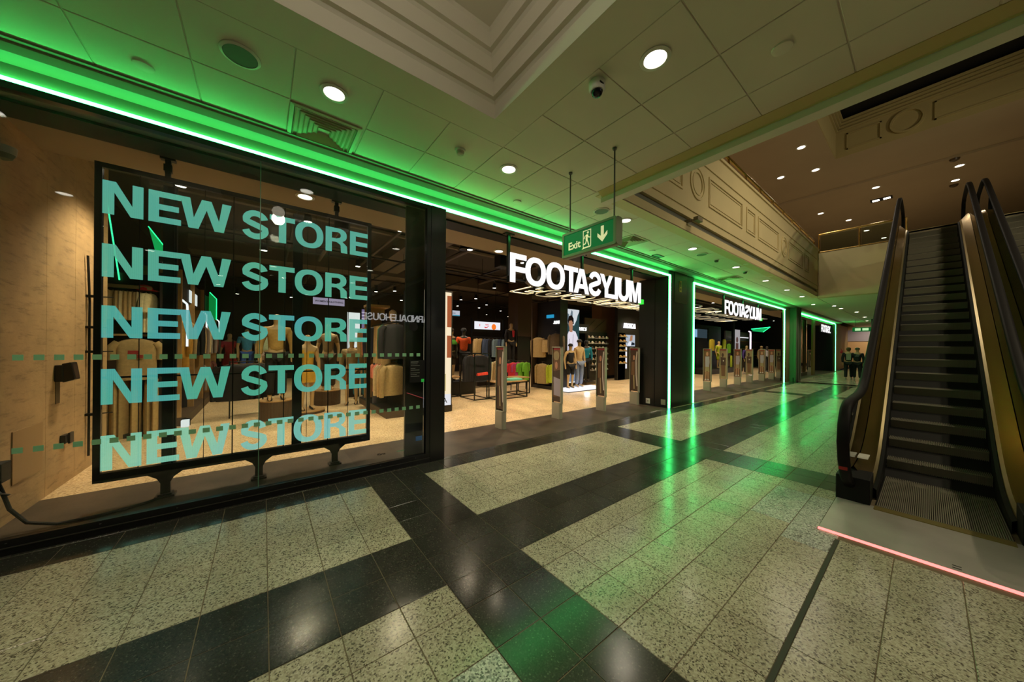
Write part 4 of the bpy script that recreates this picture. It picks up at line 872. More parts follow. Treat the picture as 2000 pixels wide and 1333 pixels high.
# ---------------------------------------------------------------- security pedestals
m_clear = glass('pedestal_clear', (.78, .72, .70), 1.3)
m_pad = {'pink': mat('ad_skin', '#c08e72', .4), 'dress': mat('ad_lilac', '#a8a2b4', .4), 'dark': mat('ad_dark', '#4a382e', .4), 'khaki': mat('ad_khaki', '#a0926e', .4), 'red': mat('ad_red', '#b0303a', .4), 'brown': mat('ad_brown', '#76583f', .4), 'white': mat('ad_white', '#d8d2ce', .4)}
ADM = list(m_pad.values()); AK = list(m_pad.keys())
def pedestal(x, y, label, kind, first_=None):
    t = thing('security_pedestal', label, 'gate', (x, y, 0), 0, 'security pedestals')
    t.scale = (1, .66, 1)
    local('foot', MB().prism(rrect(-.055, -.2, .055, .2, .05), 'z', 0, .33), m_grey, t, bev=.003)
    local('upright', MB().box(-.035, -.215, .33, .035, -.175, 1.55).box(-.03, .185, .33, .03, .205, 1.55), m_grey, t, bev=.003)
    local('top_cap', MB().box(-.035, -.215, 1.535, .035, .205, 1.555), m_grey, t, bev=.003)
    local('clear_panel', MB().box(-.004, -.175, .33, .004, .185, 1.535), m_clear, t)
    mb = MB(); dl = [0]
    def F(loop, c):
        dl[0] += 1; mb.prism([(a, b) for a, b in loop], 'x', -.0096 - .0012 * dl[0], -.0092 - .0012 * dl[0], AK.index(c))
    F([(-.17, 1.49), (.18, 1.49), (.18, 1.53), (-.17, 1.53)], 'red')
    if kind == 0:      # figure in pale clothes, full length
        F([(-.17, .36), (.18, .36), (.18, 1.49), (-.17, 1.49)], 'brown');
        F(ell(.0, 1.36, .055, .075, 14), 'pink'); F(stroke([(-.08, 1.26), (-.1, 1.05), (-.06, .9)], .06), 'dress'); F([(-.12, 1.26), (.1, 1.26), (.09, .88), (-.1, .88)], 'dress'); F([(-.1, .88), (.09, .88), (.11, .68), (.0, .72), (-.12, .68)], 'khaki'); F(stroke([(-.05, .7), (-.06, .42)], .05), 'pink'); F(stroke([(.05, .7), (.07, .42)], .05), 'pink'); F([(-.11, .38), (-.02, .38), (-.02, .43), (-.09, .43)], 'white'); F([(.03, .38), (.12, .38), (.1, .43), (.03, .43)], 'white')
    elif kind == 1:    # seated figure, dark, with a pale skirt
        F([(-.17, .36), (.18, .36), (.18, 1.49), (-.17, 1.49)], 'brown'); F(ell(.03, 1.15, .06, .08, 14), 'pink'); F([(-.14, 1.06), (.16, 1.02), (.17, .85), (-.15, .82)], 'dark'); F([(-.16, .85), (.15, .9), (.14, .5), (-.15, .48)], 'dress'); F([(-.17, .36), (.18, .36), (.18, .46), (-.17, .48)], 'dark'); F(ell(.02, 1.36, .13, .1, 14), 'khaki')
    elif kind == 2:    # tall close up with light coat edge
        F([(-.17, .36), (.18, .36), (.18, 1.49), (-.17, 1.49)], 'dark'); F(ell(.02, 1.28, .05, .07, 14), 'pink'); F(stroke([(-.12, 1.45), (-.08, 1.2), (-.09, .8), (-.13, .5)], .05), 'white'); F([(-.02, 1.18), (.12, 1.16), (.14, .8), (-.02, .8)], 'brown'); F(stroke([(.02, .8), (.0, .42)], .06), 'khaki')
    else:              # two dark figures
        F([(-.17, .36), (.18, .36), (.18, 1.49), (-.17, 1.49)], 'khaki'); F(ell(.04, 1.3, .06, .08, 14), 'dark'); F([(-.13, 1.2), (.15, 1.22), (.14, .9), (-.12, .88)], 'dark'); F([(-.1, .88), (.13, .9), (.1, .45), (-.09, .45)], 'brown'); F(ell(.0, 1.07, .03, .03, 10), 'white')
    local('advert_print', mb, ADM, t)
    if x < 6: local('side_lights', MB().box(-.036, -.17, 1.45, -.034, -.165, 1.47), m_steel, t)
    return t
PED = [(3.57, 4.95, 2, 'nearest security pedestal, left of the first shop opening'), (5.07, 4.93, 1, 'second security pedestal with a seated figure on its panel, beside the white plinth'), (6.61, 4.93, 2, 'third security pedestal of the first opening'), (8.12, 4.95, 2, 'security pedestal against the black pier'), (13.05, 5.0, 0, 'first security pedestal of the second opening, next to the neon strip'), (14.75, 5.05, 3, 'second security pedestal of the second opening'), (16.4, 5.07, 0, 'third security pedestal of the second opening'), (17.95, 5.08, 3, 'fourth security pedestal of the second opening'), (19.5, 5.0, 0, 'fifth security pedestal of the second opening'), (20.9, 4.95, 0, 'sixth security pedestal behind the glass leaf of the second opening'), (22.3, 4.95, 3, 'last security pedestal of the second opening'), (26.2, 5.0, 3, 'security pedestal at the left of the third opening'), (28.2, 5.0, 2, 'security pedestal in the middle of the third opening'), (30.3, 5.0, 2, 'security pedestal in front of the dark mannequin of the third opening')]
for x, y, k, lab in PED: pedestal(x, y, lab, k)
t = thing('door_leaf', 'clear glass door leaf with black rails at the right of the second opening', 'door', (20.8, 4.42, 0))
part('leaf_frame', MB().box(20.2, 4.4, 0, 21.5, 4.44, .16).box(20.75, 4.4, .16, 20.83, 4.44, 3.4), m_black, t); part('leaf_glass', MB().box(20.2, 4.415, .16, 21.5, 4.425, 3.38), m_film, t)
t = thing('door_leaf', 'glass door leaf with black rails in the third opening', 'door', (25, 4.5, 0))
part('leaf_frame', MB().box(23.4, 4.5, 0, 26.4, 4.55, .2).box(24.6, 4.5, .2, 24.75, 4.55, 3.4), m_black, t); part('leaf_glass', MB().box(23.4, 4.52, .2, 26.4, 4.53, 3.38), m_film, t)
t = tag(part('yellow_post', MB().box(26.6, 4.28, 0, 27.2, 4.36, 3.4), mat('post_olive', '#7a6a32', .5)), 'olive post dividing the third opening', 'post')
# ---------------------------------------------------------------- figures
def skin(name, verts, edges, radii, m, root=0, sub=1):
    me = bpy.data.meshes.new(name); me.from_pydata(verts, edges, []); o = bpy.data.objects.new(name, me); COL.objects.link(o)
    md = o.modifiers.new('skin', 'SKIN'); md.use_smooth_shade = True
    sv = me.skin_vertices[0].data
    for i, r in enumerate(radii):
        r = r if isinstance(r, tuple) else (r, r); sv[i].radius = r; sv[i].use_root = (i == root)
    if sub: o.modifiers.new('sub', 'SUBSURF').levels = sub
    dg = bpy.context.evaluated_depsgraph_get(); out = bpy.data.meshes.new_from_object(o.evaluated_get(dg))
    bpy.data.objects.remove(o); bpy.data.meshes.remove(me); out.name = name
    out.materials.clear(); out.materials.append(m); return out
def skeleton(arms=((.24, .02), (.25, .06)), legs=((0, 0), (0, 0)), k=1.0, lean=0., female=False, raise_l=False):
    """joints of a standing figure facing -y, height 1.80*k; arms: (out, forward) of each hand"""
    sh = .185 if not female else .165; hp = .095
    V = {'pelvis': (0, 0, .95), 'waist': (0, -.0, 1.10), 'chest': (0, -.01, 1.30), 'upper': (0, .005, 1.43), 'neck': (0, .0, 1.53), 'headlow': (0, -.015, 1.61), 'head': (0, -.012, 1.68), 'top': (0, -.005, 1.755)}
    E = [('pelvis', 'waist'), ('waist', 'chest'), ('chest', 'upper'), ('upper', 'neck'), ('neck', 'headlow'), ('headlow', 'head'), ('head', 'top')]
    R = {'pelvis': (.150, .115), 'waist': (.125 if not female else .110, .095), 'chest': (.155 if not female else .135, .115), 'upper': (.125, .085), 'neck': (.052, .055), 'headlow': (.062, .072), 'head': (.075, .095), 'top': (.052, .062)}
    for s_, n, (o_, f_), (lx, ly) in ((1, 'l', arms[0], legs[0]), (-1, 'r', arms[1], legs[1])):
        if raise_l and n == 'r':
            V['sh'+n] = (s_*sh, 0, 1.43); V['el'+n] = (s_*.36, -.05, 1.56); V['wr'+n] = (s_*.26, -.08, 1.80); V['ha'+n] = (s_*.25, -.09, 1.90); V['fi'+n] = (s_*.25, -.09, 1.97)
        else:
            V['sh'+n] = (s_*sh, .0, 1.43); V['el'+n] = (s_*(sh + (o_ - sh)*.6 + .03), .03 - f_*.2, 1.15); V['wr'+n] = (s_*o_, -f_, .92); V['ha'+n] = (s_*o_, -f_ - .02, .84); V['fi'+n] = (s_*o_*.98, -f_ - .035, .76)
        E += [('upper', 'sh'+n), ('sh'+n, 'el'+n), ('el'+n, 'wr'+n), ('wr'+n, 'ha'+n), ('ha'+n, 'fi'+n)]
        R['sh'+n] = .066; R['el'+n] = .044; R['wr'+n] = .029; R['ha'+n] = (.022, .040); R['fi'+n] = (.012, .026)
        V['hp'+n] = (s_*hp, 0, .90); V['kn'+n] = (s_*(hp+.01) + lx*.5, -.02 + ly*.5 - abs(ly)*.12, .50); V['an'+n] = (s_*(hp+.015) + lx, .03 + ly, .09); V['he'+n] = (s_*(hp+.015) + lx, .02 + ly, .045); V['to'+n] = (s_*(hp+.025) + lx, -.14 + ly, .035)
        E += [('pelvis', 'hp'+n), ('hp'+n, 'kn'+n), ('kn'+n, 'an'+n), ('an'+n, 'he'+n), ('he'+n, 'to'+n)]
        R['hp'+n] = .088; R['kn'+n] = .058; R['an'+n] = .036; R['he'+n] = (.036, .036); R['to'+n] = (.034, .024)
    V = {a: (b[0]*k, b[1]*k, b[2]*k) for a, b in V.items()}; R = {a: (tuple(c*k for c in b) if isinstance(b, tuple) else b*k) for a, b in R.items()}
    return V, E, R
def sub_skin(name, V, E, R, keep, m, grow=.0, mul=1.0, over=None, root=None, sub=1):
    ks = [q for q in V if q in keep]; ix = {q: i for i, q in enumerate(ks)}
    rr = []
    for q in ks:
        r = R[q]; r = r if isinstance(r, tuple) else (r, r); r = tuple(a * mul + grow for a in r)
        if over and q in over: r = over[q] if isinstance(over[q], tuple) else (over[q], over[q])
        rr.append(r)
    return skin(name, [V[q] for q in ks], [(ix[a], ix[b]) for a, b in E if a in ix and b in ix], rr, m, ix[root] if root else 0, sub)
m_man = mat('mannequin_buff', '#c9a878', .45)
m_mang = mat('mannequin_dark', '#3c332b', .45)
TORSO = {'pelvis', 'waist', 'chest', 'upper', 'shl', 'shr'}
def cl(h, r=.8): return mat('cloth_' + h.strip('#'), h, r, noise=.12, nscale=26)
def figure(t, V, E, R, skinm, top=None, sleeve='short', bottom=None, leg='long', shoes=None, cap=None, hair=None, k=1.0, skirt=None, face=False):
    body = sub_skin('body', V, E, R, set(V), skinm, root='pelvis', sub=2)
    local('body', body, None, t)
    if top:
        keep = set(TORSO); 
        if sleeve != 'none': keep |= {'ell', 'elr'}
        if sleeve == 'long': keep |= {'wrl', 'wrr'}
        VV = dict(V)
        if sleeve == 'short':
            for n in 'lr': VV['el'+n] = tuple(a + (b - a) * .72 for a, b in zip(V['sh'+n], V['el'+n]))
        ov = {'upper': (R['upper'][0] + .010*k, R['upper'][1] + .014*k), 'ell': .062*k, 'elr': .062*k} if sleeve != 'none' else {'shl': .05*k, 'shr': .05*k}
        local('top', sub_skin('top', VV, E, R, keep, cl(top), grow=.018*k, over=ov, root='pelvis'), None, t)
    if bottom:
        keep = {'pelvis', 'hpl', 'hpr', 'knl', 'knr'} | ({'anl', 'anr'} if leg == 'long' else set()); VV = dict(V)
        VV['pelvis'] = (V['pelvis'][0], V['pelvis'][1], V['pelvis'][2] + .03*k)
        ov = {'anl': .07*k, 'anr': .07*k, 'knl': .080*k, 'knr': .080*k}
        if leg == 'short': ov = {'knl': .095*k, 'knr': .095*k}
        local('trousers' if leg == 'long' else 'shorts', sub_skin('trousers', VV, E, R, keep, cl(bottom), grow=.020*k, over=ov, root='pelvis'), None, t)
    if skirt:
        rr = []
        for q in range(6):
            f = q / 5; n = 28
            rr.append([((.135 + .10*f + .014*f*math.sin(7*2*PI*j/n))*k*math.cos(2*PI*j/n), (.115 + .09*f + .014*f*math.sin(7*2*PI*j/n))*k*math.sin(2*PI*j/n), (1.05 - .40*f)*k) for j in range(n)])
        local('skirt', MB().loft(rr), cl(skirt), t, True)
    if shoes:
        for n in 'lr':
            x, y, z = V['an'+n]; c_ = (x, y - .07*k)
            rr = []
            for f, w, h in ((-.10, .030, .055), (-.06, .038, .085), (.0, .040, .095), (.06, .042, .070), (.12, .042, .052), (.17, .030, .038)):
                rr.append([(x + w*k*math.cos(a), y + .055*k - (f + .04)*k, max(.0, (.5*h + .5*h*math.sin(a)))*k) for a in [2*PI*j/10 for j in range(10)]])
            local('shoe', MB().loft(rr), cl(shoes), t, True)
    hx, hy, hz = V['head']
    if cap:
        mb = MB().lathe([(.098*k, .005*k), (.100*k, .04*k), (.085*k, .085*k), (.045*k, .112*k), (.005*k, .118*k)], (hx, hy, hz), 16, sy=1.12)
        mb.prism([(hx + .075*k*math.cos(a), hy - .10*k + .085*k*math.sin(a)) for a in [PI + PI*j/10 for j in range(11)]], 'z', hz + .006*k, hz + .016*k)
        local('cap', mb, cl(cap), t, True)
    if hair:
        local('hair', MB().lathe([(.06*k, -.10*k), (.088*k, -.04*k), (.096*k, .02*k), (.085*k, .07*k), (.045*k, .105*k), (.004*k, .112*k)], (hx, hy + .022*k, hz), 16, sy=1.1), cl(hair), t, True)
    if face:
        mb = MB()
        mb.prism([(hx - .012*k, hz - .045*k), (hx + .012*k, hz - .045*k), (hx, hz + .005*k)], 'y', hy - .12*k, hy - .09*k)
        local('nose', mb, skinm, t)
        local('eyes', MB().lathe([(.002, -.01*k), (.011*k, 0), (.002, .01*k)], (hx - .032*k, hy - .088*k, hz + .008*k), 8).lathe([(.002, -.01*k), (.011*k, 0), (.002, .01*k)], (hx + .032*k, hy - .088*k, hz + .008*k), 8), m_black, t)
        local('mouth', MB().box(hx - .025*k, hy - .094*k, hz - .066*k, hx + .025*k, hy - .086*k, hz - .058*k), cl('#7a4038'), t)
        for s_ in (-1, 1): local('ear', MB().lathe([(.004, -.03*k), (.016*k, 0), (.004, .03*k)], (hx + s_*.080*k, hy + .012*k, hz), 8), skinm, t, True)
def mannequin(label, x, y, z, rz, k=1.0, skinm=None, arms=((.24, .02), (.25, .05)), legs=((0, .02), (0, -.04)), female=False, raise_l=False, **kw):
    t = thing('mannequin', label, 'mannequin', (x, y, z), rz, 'dressed mannequins'); V, E, R = skeleton(arms, legs, k, 0, female, raise_l)
    figure(t, V, E, R, skinm or m_man, k=k, **kw); return t
PIL = PI
# people walking away along the corridor
m_skin = mat('skin_tone', '#b98a6c', .5)
def person(label, x, y, rz, k, arms, legs, **kw):
    t = thing('person', label, 'person', (x, y, 0), rz); V, E, R = skeleton(arms, legs, k); figure(t, V, E, R, m_skin, k=k, face=True, **kw)
    for n, s_ in (('l', 1), ('r', -1)):   # five fingers on each hand
        hx, hy, hz = V['ha'+n]
        mb = MB()
        for j, L_ in enumerate((.062, .072, .075, .068)):
            yy_ = hy + (j - 1.5) * .019*k; mb.tube([(hx, yy_, hz - .03*k), (hx - s_*.004, yy_ - .006, hz - .03*k - L_*k*.6), (hx - s_*.016, yy_ - .008, hz - .03*k - L_*k)], [.0085*k, .008*k, .006*k], 6)
        mb.tube([(hx, hy - .03*k, hz + .03*k), (hx - s_*.012, hy - .055*k, hz), (hx - s_*.014, hy - .06*k, hz - .035*k)], [.011*k, .010*k, .007*k], 6)
        local('fingers', mb, m_skin, t, True)
    return t
away = PI/2 + .10
p1 = person('person walking away, dark top with a pale back panel, red bag at shoulder', 24.64, 2.56, away, .95, ((.23, -.05), (.23, .12)), ((0, .16), (0, -.18)), top='#16161f', sleeve='long', bottom='#0c0c12', shoes='#8a8a80', hair='#5a4428')
local('back_panel', MB().box(-.09, .135, 1.02, .09, .15, 1.36), cl('#8d9080'), p1, bev=.01)
p2 = person('person walking away in a dark sweatshirt with pale print and a cap', 24.63, 2.24, away, .94, ((.25, .14), (.22, -.06)), ((0, -.2), (0, .18)), top='#12121a', sleeve='long', bottom='#0b0b10', shoes='#a09c92', cap='#4e5240')
local('back_print', MB().box(-.08, .128, 1.28, .06, .134, 1.31).box(-.05, .128, 1.22, .09, .134, 1.25), cl('#77787c'), p2)
t = thing('red_bag', 'small red bag held at the shoulder of the left walker', 'bag', (24.55, 2.82, 1.46)); local('bag_body', MB().lathe([(.03, -.09), (.085, -.05), (.09, .03), (.04, .09)], n=14, sy=.6), cl('#b0303c'), t, True); local('strap', MB().tube([(-.06, 0, .06), (0, 0, .16), (.06, 0, .06)], .01, 6), cl('#b0303c'), t, True)
# ---------------------------------------------------------------- garments
GC = {}
m_hang = mat('hanger_wood', '#8a6f4c', .5); m_hook = mat('hanger_hook', '#77736c', .3, 1.)
def garment_data(kind, col):
    key = kind + col
    if key in GC: return GC[key]
    W2, L_, sl = {'tee': (.23, .68, .24), 'hoodie': (.25, .70, .62), 'jacket': (.27, .78, .66), 'trousers': (.17, 1.0, 0), 'shorts': (.19, .48, 0), 'dress': (.20, 1.05, .2), 'skirt': (.18, .55, 0)}[kind]
    mb = MB(); n = 22; rings = []
    ph = rnd.uniform(0, 6)
    if sl:
        prof = [(-.045, .28, .03), (-.06, .55, .05), (-.10, .93, .06), (-.16, .98, .065), (-.34, .94, .06), (-.6*L_ - .1, .95, .055), (-L_ - .03, 1.0, .05)]
    else:
        prof = [(-.05, .92, .03), (-.12, .96, .045), (-.5*L_, 1.0, .05), (-L_ - .03, 1.04, .045)]
    for z, fwid, dep in prof:
        r = []
        for j in range(n):
            a = 2*PI*j/n; fold = 1 + .10 * math.sin(5*a + ph + z*4)
            r.append((W2 * fwid * math.cos(a), dep * fold * math.sin(a) * (1 + .25*math.sin(3*a + ph)), z))
        rings.append(r)
    mb.loft(rings)
    if sl:
        for s_ in (-1, 1):
            k_ = 1 if sl > .4 else .75
            pts = [(s_*W2*.86, 0, -.10), (s_*(W2 + .03), 0, -.18), (s_*(W2 + .045*k_), .01, -.18 - sl*.45), (s_*(W2 + .04*k_), .015, -.14 - sl)]
            mb.tube(pts, [.055, .062, .055, .046 if sl > .4 else .062], 10)
        if kind == 'hoodie': mb.loft([[(.10*math.cos(2*PI*j/12), .04 + .05*math.sin(2*PI*j/12), z) for j in range(12)] for z in (-.05, -.11)] + [[(.07*math.cos(2*PI*j/12), .05 + .04*math.sin(2*PI*j/12), -.19) for j in range(12)]])
    body = mb.data('cloth', cl(col), True)
    hb = MB().tube([(-.17, 0, -.075), (0, 0, -.03), (.17, 0, -.075)], .008, 6).tube([(0, 0, -.03), (0, 0, .0), (.012, 0, .016), (.0, 0, .026), (-.012, 0, .016)], .003, 5, mi=1)
    GC[key] = (body, hb.data('hanger', [m_hang, m_hook])); return GC[key]
def hang(kind, col, x, y, z, rz, label, group=None):
    b, h = garment_data(kind, col); t = thing('hanging_' + kind, label, 'clothes' , (x, y, z), rz, group)
    local('cloth', b, None, t); local('hanger', h, None, t); return t
ORD = ['first', 'second', 'third', 'fourth', 'fifth', 'sixth', 'seventh', 'eighth', 'ninth', 'tenth', 'eleventh', 'twelfth', 'thirteenth', 'fourteenth', 'fifteenth', 'sixteenth', 'seventeenth', 'eighteenth', 'nineteenth', 'twentieth', 'last but one', 'last']
CN = {'#b89a68': 'tan', '#c8ab78': 'buff', '#a58a5c': 'khaki', '#c9b58a': 'sand', '#b8862e': 'mustard', '#17161a': 'black', '#3c3a40': 'charcoal', '#8d8078': 'taupe', '#7d4a44': 'rust', '#e08a72': 'coral pink', '#1c2238': 'navy', '#1d5a3c': 'dark green', '#d6c79a': 'cream', '#6d5b47': 'brown', '#8f8a80': 'grey', '#3d4a66': 'blue grey', '#6fae2a': 'lime green', '#b9c832': 'yellow green', '#d02a3c': 'red', '#b8407a': 'magenta', '#58a58a': 'mint', '#e65a1e': 'orange', '#7a8f9a': 'pale blue', '#c9b22e': 'yellow'}
def row(items, p0, p1, z, rz, where, group, jitter=.06):
    n = len(items)
    for i, (kind, col) in enumerate(items):
        f = i / max(1, n - 1); x = p0[0] + (p1[0] - p0[0]) * f; y = p0[1] + (p1[1] - p0[1]) * f
        hang(kind, col, x, y, z, rz + rnd.uniform(-jitter, jitter), f'{CN.get(col, "plain")} {kind} on hanger, {ORD[i]} {where}', group)
def rail(label, p0, p1, z, feet=True, r=.012):
    t = thing('clothes_rail', label, 'rail', (p0[0], p0[1], 0)); part('bar', MB().tube([(p0[0], p0[1], z), (p1[0], p1[1], z)], r, 8), m_black, t, True)
    for q in (p0, p1):
        if feet: part('leg', MB().box(q[0]-.012, q[1]-.012, 0, q[0]+.012, q[1]+.012, z + .02), m_black, t)
    return t
m_tanwood = mat('display_wood', '#b08a58', .5, noise=.15, nscale=9)
m_darkunit = mat('dark_unit', '#1f1913', .5); m_brownunit = mat('brown_unit', '#4f3c2a', .55)
# --- bay behind the screen on the left
t = thing('wall_bay', 'tan display bay behind the left of the screen, with two rails', 'shelving', (-1.8, 8.4, 0))
part('back_board', MB().box(-2.35, 8.38, 0, -1.35, 8.44, 2.75), m_brownunit, t); part('side_board', MB().box(-1.39, 7.95, 0, -1.35, 8.38, 2.75), m_darkunit, t)
part('shelf', MB().box(-2.1, 8.0, 1.67, -1.5, 8.38, 1.70), m_tanwood, t); part('base', MB().box(-2.3, 7.95, 0, -1.37, 8.38, .07), m_darkunit, t)
part('rail_bar', MB().tube([(-2.08, 8.1, 2.44), (-1.42, 8.1, 2.44)], .011, 8), m_black, t); part('rail_bar', MB().tube([(-2.08, 8.1, 1.02), (-1.40, 8.1, 1.02)], .011, 8), m_black, t)
part('price_strip', MB().box(-2.06, 8.06, 2.455, -1.5, 8.07, 2.51), m_tanwood, t)
row([('shorts', c) for c in ('#b89a68', '#c8ab78', '#a58a5c', '#b89a68', '#c9b58a', '#b89a68', '#c8ab78', '#a58a5c', '#c9b58a')] + [('tee', '#d6c79a'), ('tee', '#d6c79a')], (-2.04, 8.1), (-1.52, 8.1), 2.44, PI/2, 'from the left, upper rail of the left bay', 'shorts on the bay rail', .12)
hang('tee', '#a58a5c', -1.63, 7.90, 1.66, .1, 'faced-out khaki tee with red print in the bay behind the screen')
tp = tag(part('chest_print', MB().box(-1.72, 7.822, 1.37, -1.60, 7.828, 1.43).box(-1.62, 7.822, 1.31, -1.56, 7.828, 1.36), cl('#8a2420')), 'red print on the khaki tee in the bay', 'print'); tp.parent = [o for o in bpy.data.objects if o.get('label', '').startswith('faced-out khaki')][0]; tp.location = -Vector(tp.parent.location); del tp['category']
row([('trousers', c) for c in ('#a58a5c', '#b89a68', '#a58a5c', '#b89a68', '#a58a5c', '#b89a68')], (-2.02, 8.08), (-1.42, 8.08), 1.0, PI/2, 'from the left, lower rail of the left bay', 'trousers on the lower bay rail', .3)
t = thing('baseball_cap', 'red peaked cap on top of the tan bay', 'cap', (-1.60, 8.15, 2.44)); local('crown', MB().lathe([(.10, .0), (.10, .04), (.08, .085), (.03, .105)], n=16), cl('#d01c22'), t, True); local('peak', MB().prism([(.06 + .14*math.cos(a), .09*math.sin(a)) for a in [-PI/2 + PI*j/8 for j in range(9)]], 'z', .0, .012), cl('#d01c22'), t)
t = thing('green_neon', 'thin green neon line on the dark wall above the bay', 'light', (-2.1, 8.3, 2.5)); part('tube', MB().tube([(-2.12, 8.36, 4.35), (-1.93, 8.36, 2.62)], .010, 6), emat('neon_thin', (.05, 1., .42), 1.6), t)
t = thing('glow_sign', 'green glowing triangular ceiling panel behind the top lettering', 'light', (-1.55, 8.6, 3.3)); part('arm', MB().tube([(-1.50, 8.61, 3.3), (-1.50, 8.61, 4.55)], .008, 5), m_spot, t); part('panel', MB().add([(-1.65, 8.6, 3.66), (-1.45, 8.6, 3.34), (-1.46, 8.6, 3.2), (-1.56, 8.6, 3.2)], [(0, 1, 2, 3)]).box(-1.56, 8.605, 3.19, -1.46, 8.62, 3.2), emat('panel_green', (.01, .50, .12), .8), t); part('edge_tube', MB().tube([(-1.65, 8.59, 3.66), (-1.45, 8.59, 3.34), (-1.46, 8.59, 3.2)], .008, 5), m_green_in, t)
# --- left wall fixtures running into the shop
t = thing('wall_fixture', 'long left wall fixture with tan headers and two rails', 'shelving', (-1.6, 12, 0))
part('back_board', MB().box(-1.80, 8.6, 0, -1.74, 17, 3.0), m_darkunit, t); part('plinth', MB().box(-1.74, 8.6, 0, -1.15, 17, .16), m_brownunit, t)
for y0_ in (8.6, 10.0, 11.4, 12.8, 14.2): part('bay_frame', MB().box(-1.74, y0_, .16, -1.22, y0_ + .05, 2.95), m_tanwood, t); part('header', MB().box(-1.60, y0_ + .08, 2.42, -1.28, y0_ + 1.36, 2.92), m_darkunit, t)
for z in (2.1, 1.12): part('rail_bar', MB().tube([(-1.48, 8.7, z), (-1.48, 16.8, z)], .012, 8), m_black, t)
row([('jacket', '#b8862e'), ('jacket', '#a58a5c'), ('dress', '#b8862e'), ('trousers', '#17161a'), ('jacket', '#17161a'), ('hoodie', '#b89a68'), ('jacket', '#8d8078'), ('hoodie', '#c9b58a'), ('hoodie', '#8f8a80'), ('dress', '#7d4a44'), ('jacket', '#8d8078'), ('hoodie', '#7d4a44'), ('jacket', '#3c3a40'), ('hoodie', '#b8862e')], (-1.47, 9.0), (-1.47, 14.6), 2.09, .15, 'from the front, upper left wall rail', 'clothes on the left wall rail', .5)
row([('trousers', '#b8862e'), ('trousers', '#17161a'), ('trousers', '#3c3a40'), ('hoodie', '#8d8078'), ('trousers', '#7d4a44'), ('trousers', '#17161a'), ('hoodie', '#7d4a44'), ('trousers', '#3c3a40')], (-1.47, 9.2), (-1.47, 14.4), 1.11, .15, 'from the front, lower left wall rail', 'clothes on the lower left wall rail', .4)
t = thing('lit_header', 'small bright white header light on the left wall fixture', 'light', (-1.27, 10.2, 2.6)); part('lit_face', MB().box(-1.275, 9.75, 2.46, -1.262, 10.75, 2.72), m_box_w, t); part('tray', MB().box(-1.30, 9.73, 2.44, -1.276, 10.77, 2.74), m_blackm, t)
for y0_, lab in ((8.75, 'white angled light tube over the first left wall bay'), (11.5, 'white upright light tube between left wall bays'), (14.6, 'tall white light tube deep on the left wall')):
    t = thing('light_tube', lab, 'light', (-1.2, y0_, 2)); part('tube', MB().tube([(-1.22, y0_ - .1, 2.38), (-1.20, y0_ + .22, 2.34), (-1.20, y0_ + .27, 2.28), (-1.20, y0_ + .27, 1.5)], .018, 6), emat('tube_white', (.95, .93, 1.), 1.4), t)
t = thing('foot_light', 'glowing white foot light at the end of the left wall plinth', 'light', (-1.16, 8.6, .1)); part('lit_face', MB().box(-1.20, 8.45, .0, -1.10, 8.58, .12), m_box_w, t); part('tray', MB().box(-1.21, 8.58, 0, -1.09, 8.6, .14), m_blackm, t)
t = thing('glow_sign', 'green glowing panel with bright edges on the left wall', 'light', (-1.2, 13, 2.7)); part('panel', MB().box(-1.22, 12.4, 2.35, -1.21, 14.0, 3.0), emat('panel_green2', (.005, .28, .06), .8), t); part('edge_tube', MB().tube([(-1.2, 12.4, 3.02), (-1.2, 14.0, 3.02), (-1.2, 14.0, 2.35)], .012, 5), m_green_in, t)
# --- mannequins behind the screen
def drum(label, x, y, r, h):
    t = thing('display_drum', label, 'plinth', (x, y, 0)); n = 64
    local('ribbed_side', MB().loft([[((r + (.006 if j % 2 else 0))*math.cos(2*PI*j/n), (r + (.006 if j % 2 else 0))*math.sin(2*PI*j/n), z) for j in range(n)] for z in (0, h)]), m_brownunit, t); local('top_disc', MB().lathe([(r + .008, h), (r + .008, h + .02)], n=40), m_tanwood, t, True)
drum('ribbed round plinth under the tan jacket mannequin', .22, 8.35, .28, .38); drum('low ribbed round plinth under the yellow dressed mannequin', .80, 8.75, .36, .05); drum('ribbed round plinth behind the two window mannequins', 1.35, 9.7, .3, .36)
mannequin('mannequin in a tan jacket and black trousers on a ribbed plinth', .22, 8.30, .40, .05, 1.02, top='#b08f4e', sleeve='long', bottom='#101010', shoes='#2b2a28', arms=((.27, -.02), (.27, .02)))
mannequin('mannequin in a yellow top and skirt with one hand raised', .80, 8.70, .07, .15, .98, m_man, female=True, raise_l=True, top='#d8a93c', sleeve='none', skirt='#c8962a', shoes='#1c1a18')
mannequin('mannequin in a grey patterned top behind the yellow one', 1.35, 9.65, .38, -.2, .98, m_man, top='#8a7452', bottom='#4a3c2c', leg='long', female=True)
mannequin('mannequin in a beige sweater right of the yellow one', 1.85, 9.3, .0, -.3, .98, m_man, top='#9a8460', sleeve='long', bottom='#8a5a24', leg='short', shoes='#222222')
mannequin('mannequin in blue against the white light panel', 2.25, 10.2, .0, -.3, 1., m_mang, top='#2a8fb0', sleeve='long', bottom='#1f7a9a', shoes='#222222')
mannequin('distant mannequin in a pale blue top and blue trousers', -.45, 14.5, .35, .1, 1.0, m_man, top='#4a9ac8', bottom='#3a5ab0', shoes='#c8c8d0')
mannequin('distant mannequin in white shorts and top', .05, 14.2, .35, -.1, 1.0, m_man, top='#b8c8a8', bottom='#c0a8a0', leg='short', shoes='#b8b0a8')
mannequin('distant mannequin in a red dress', -.95, 15.2, .2, .1, 1.0, m_man, female=True, top='#c8454e', skirt='#c8454e')
drum('plinth under the distant blue and white mannequins', -.2, 14.35, .6, .33)
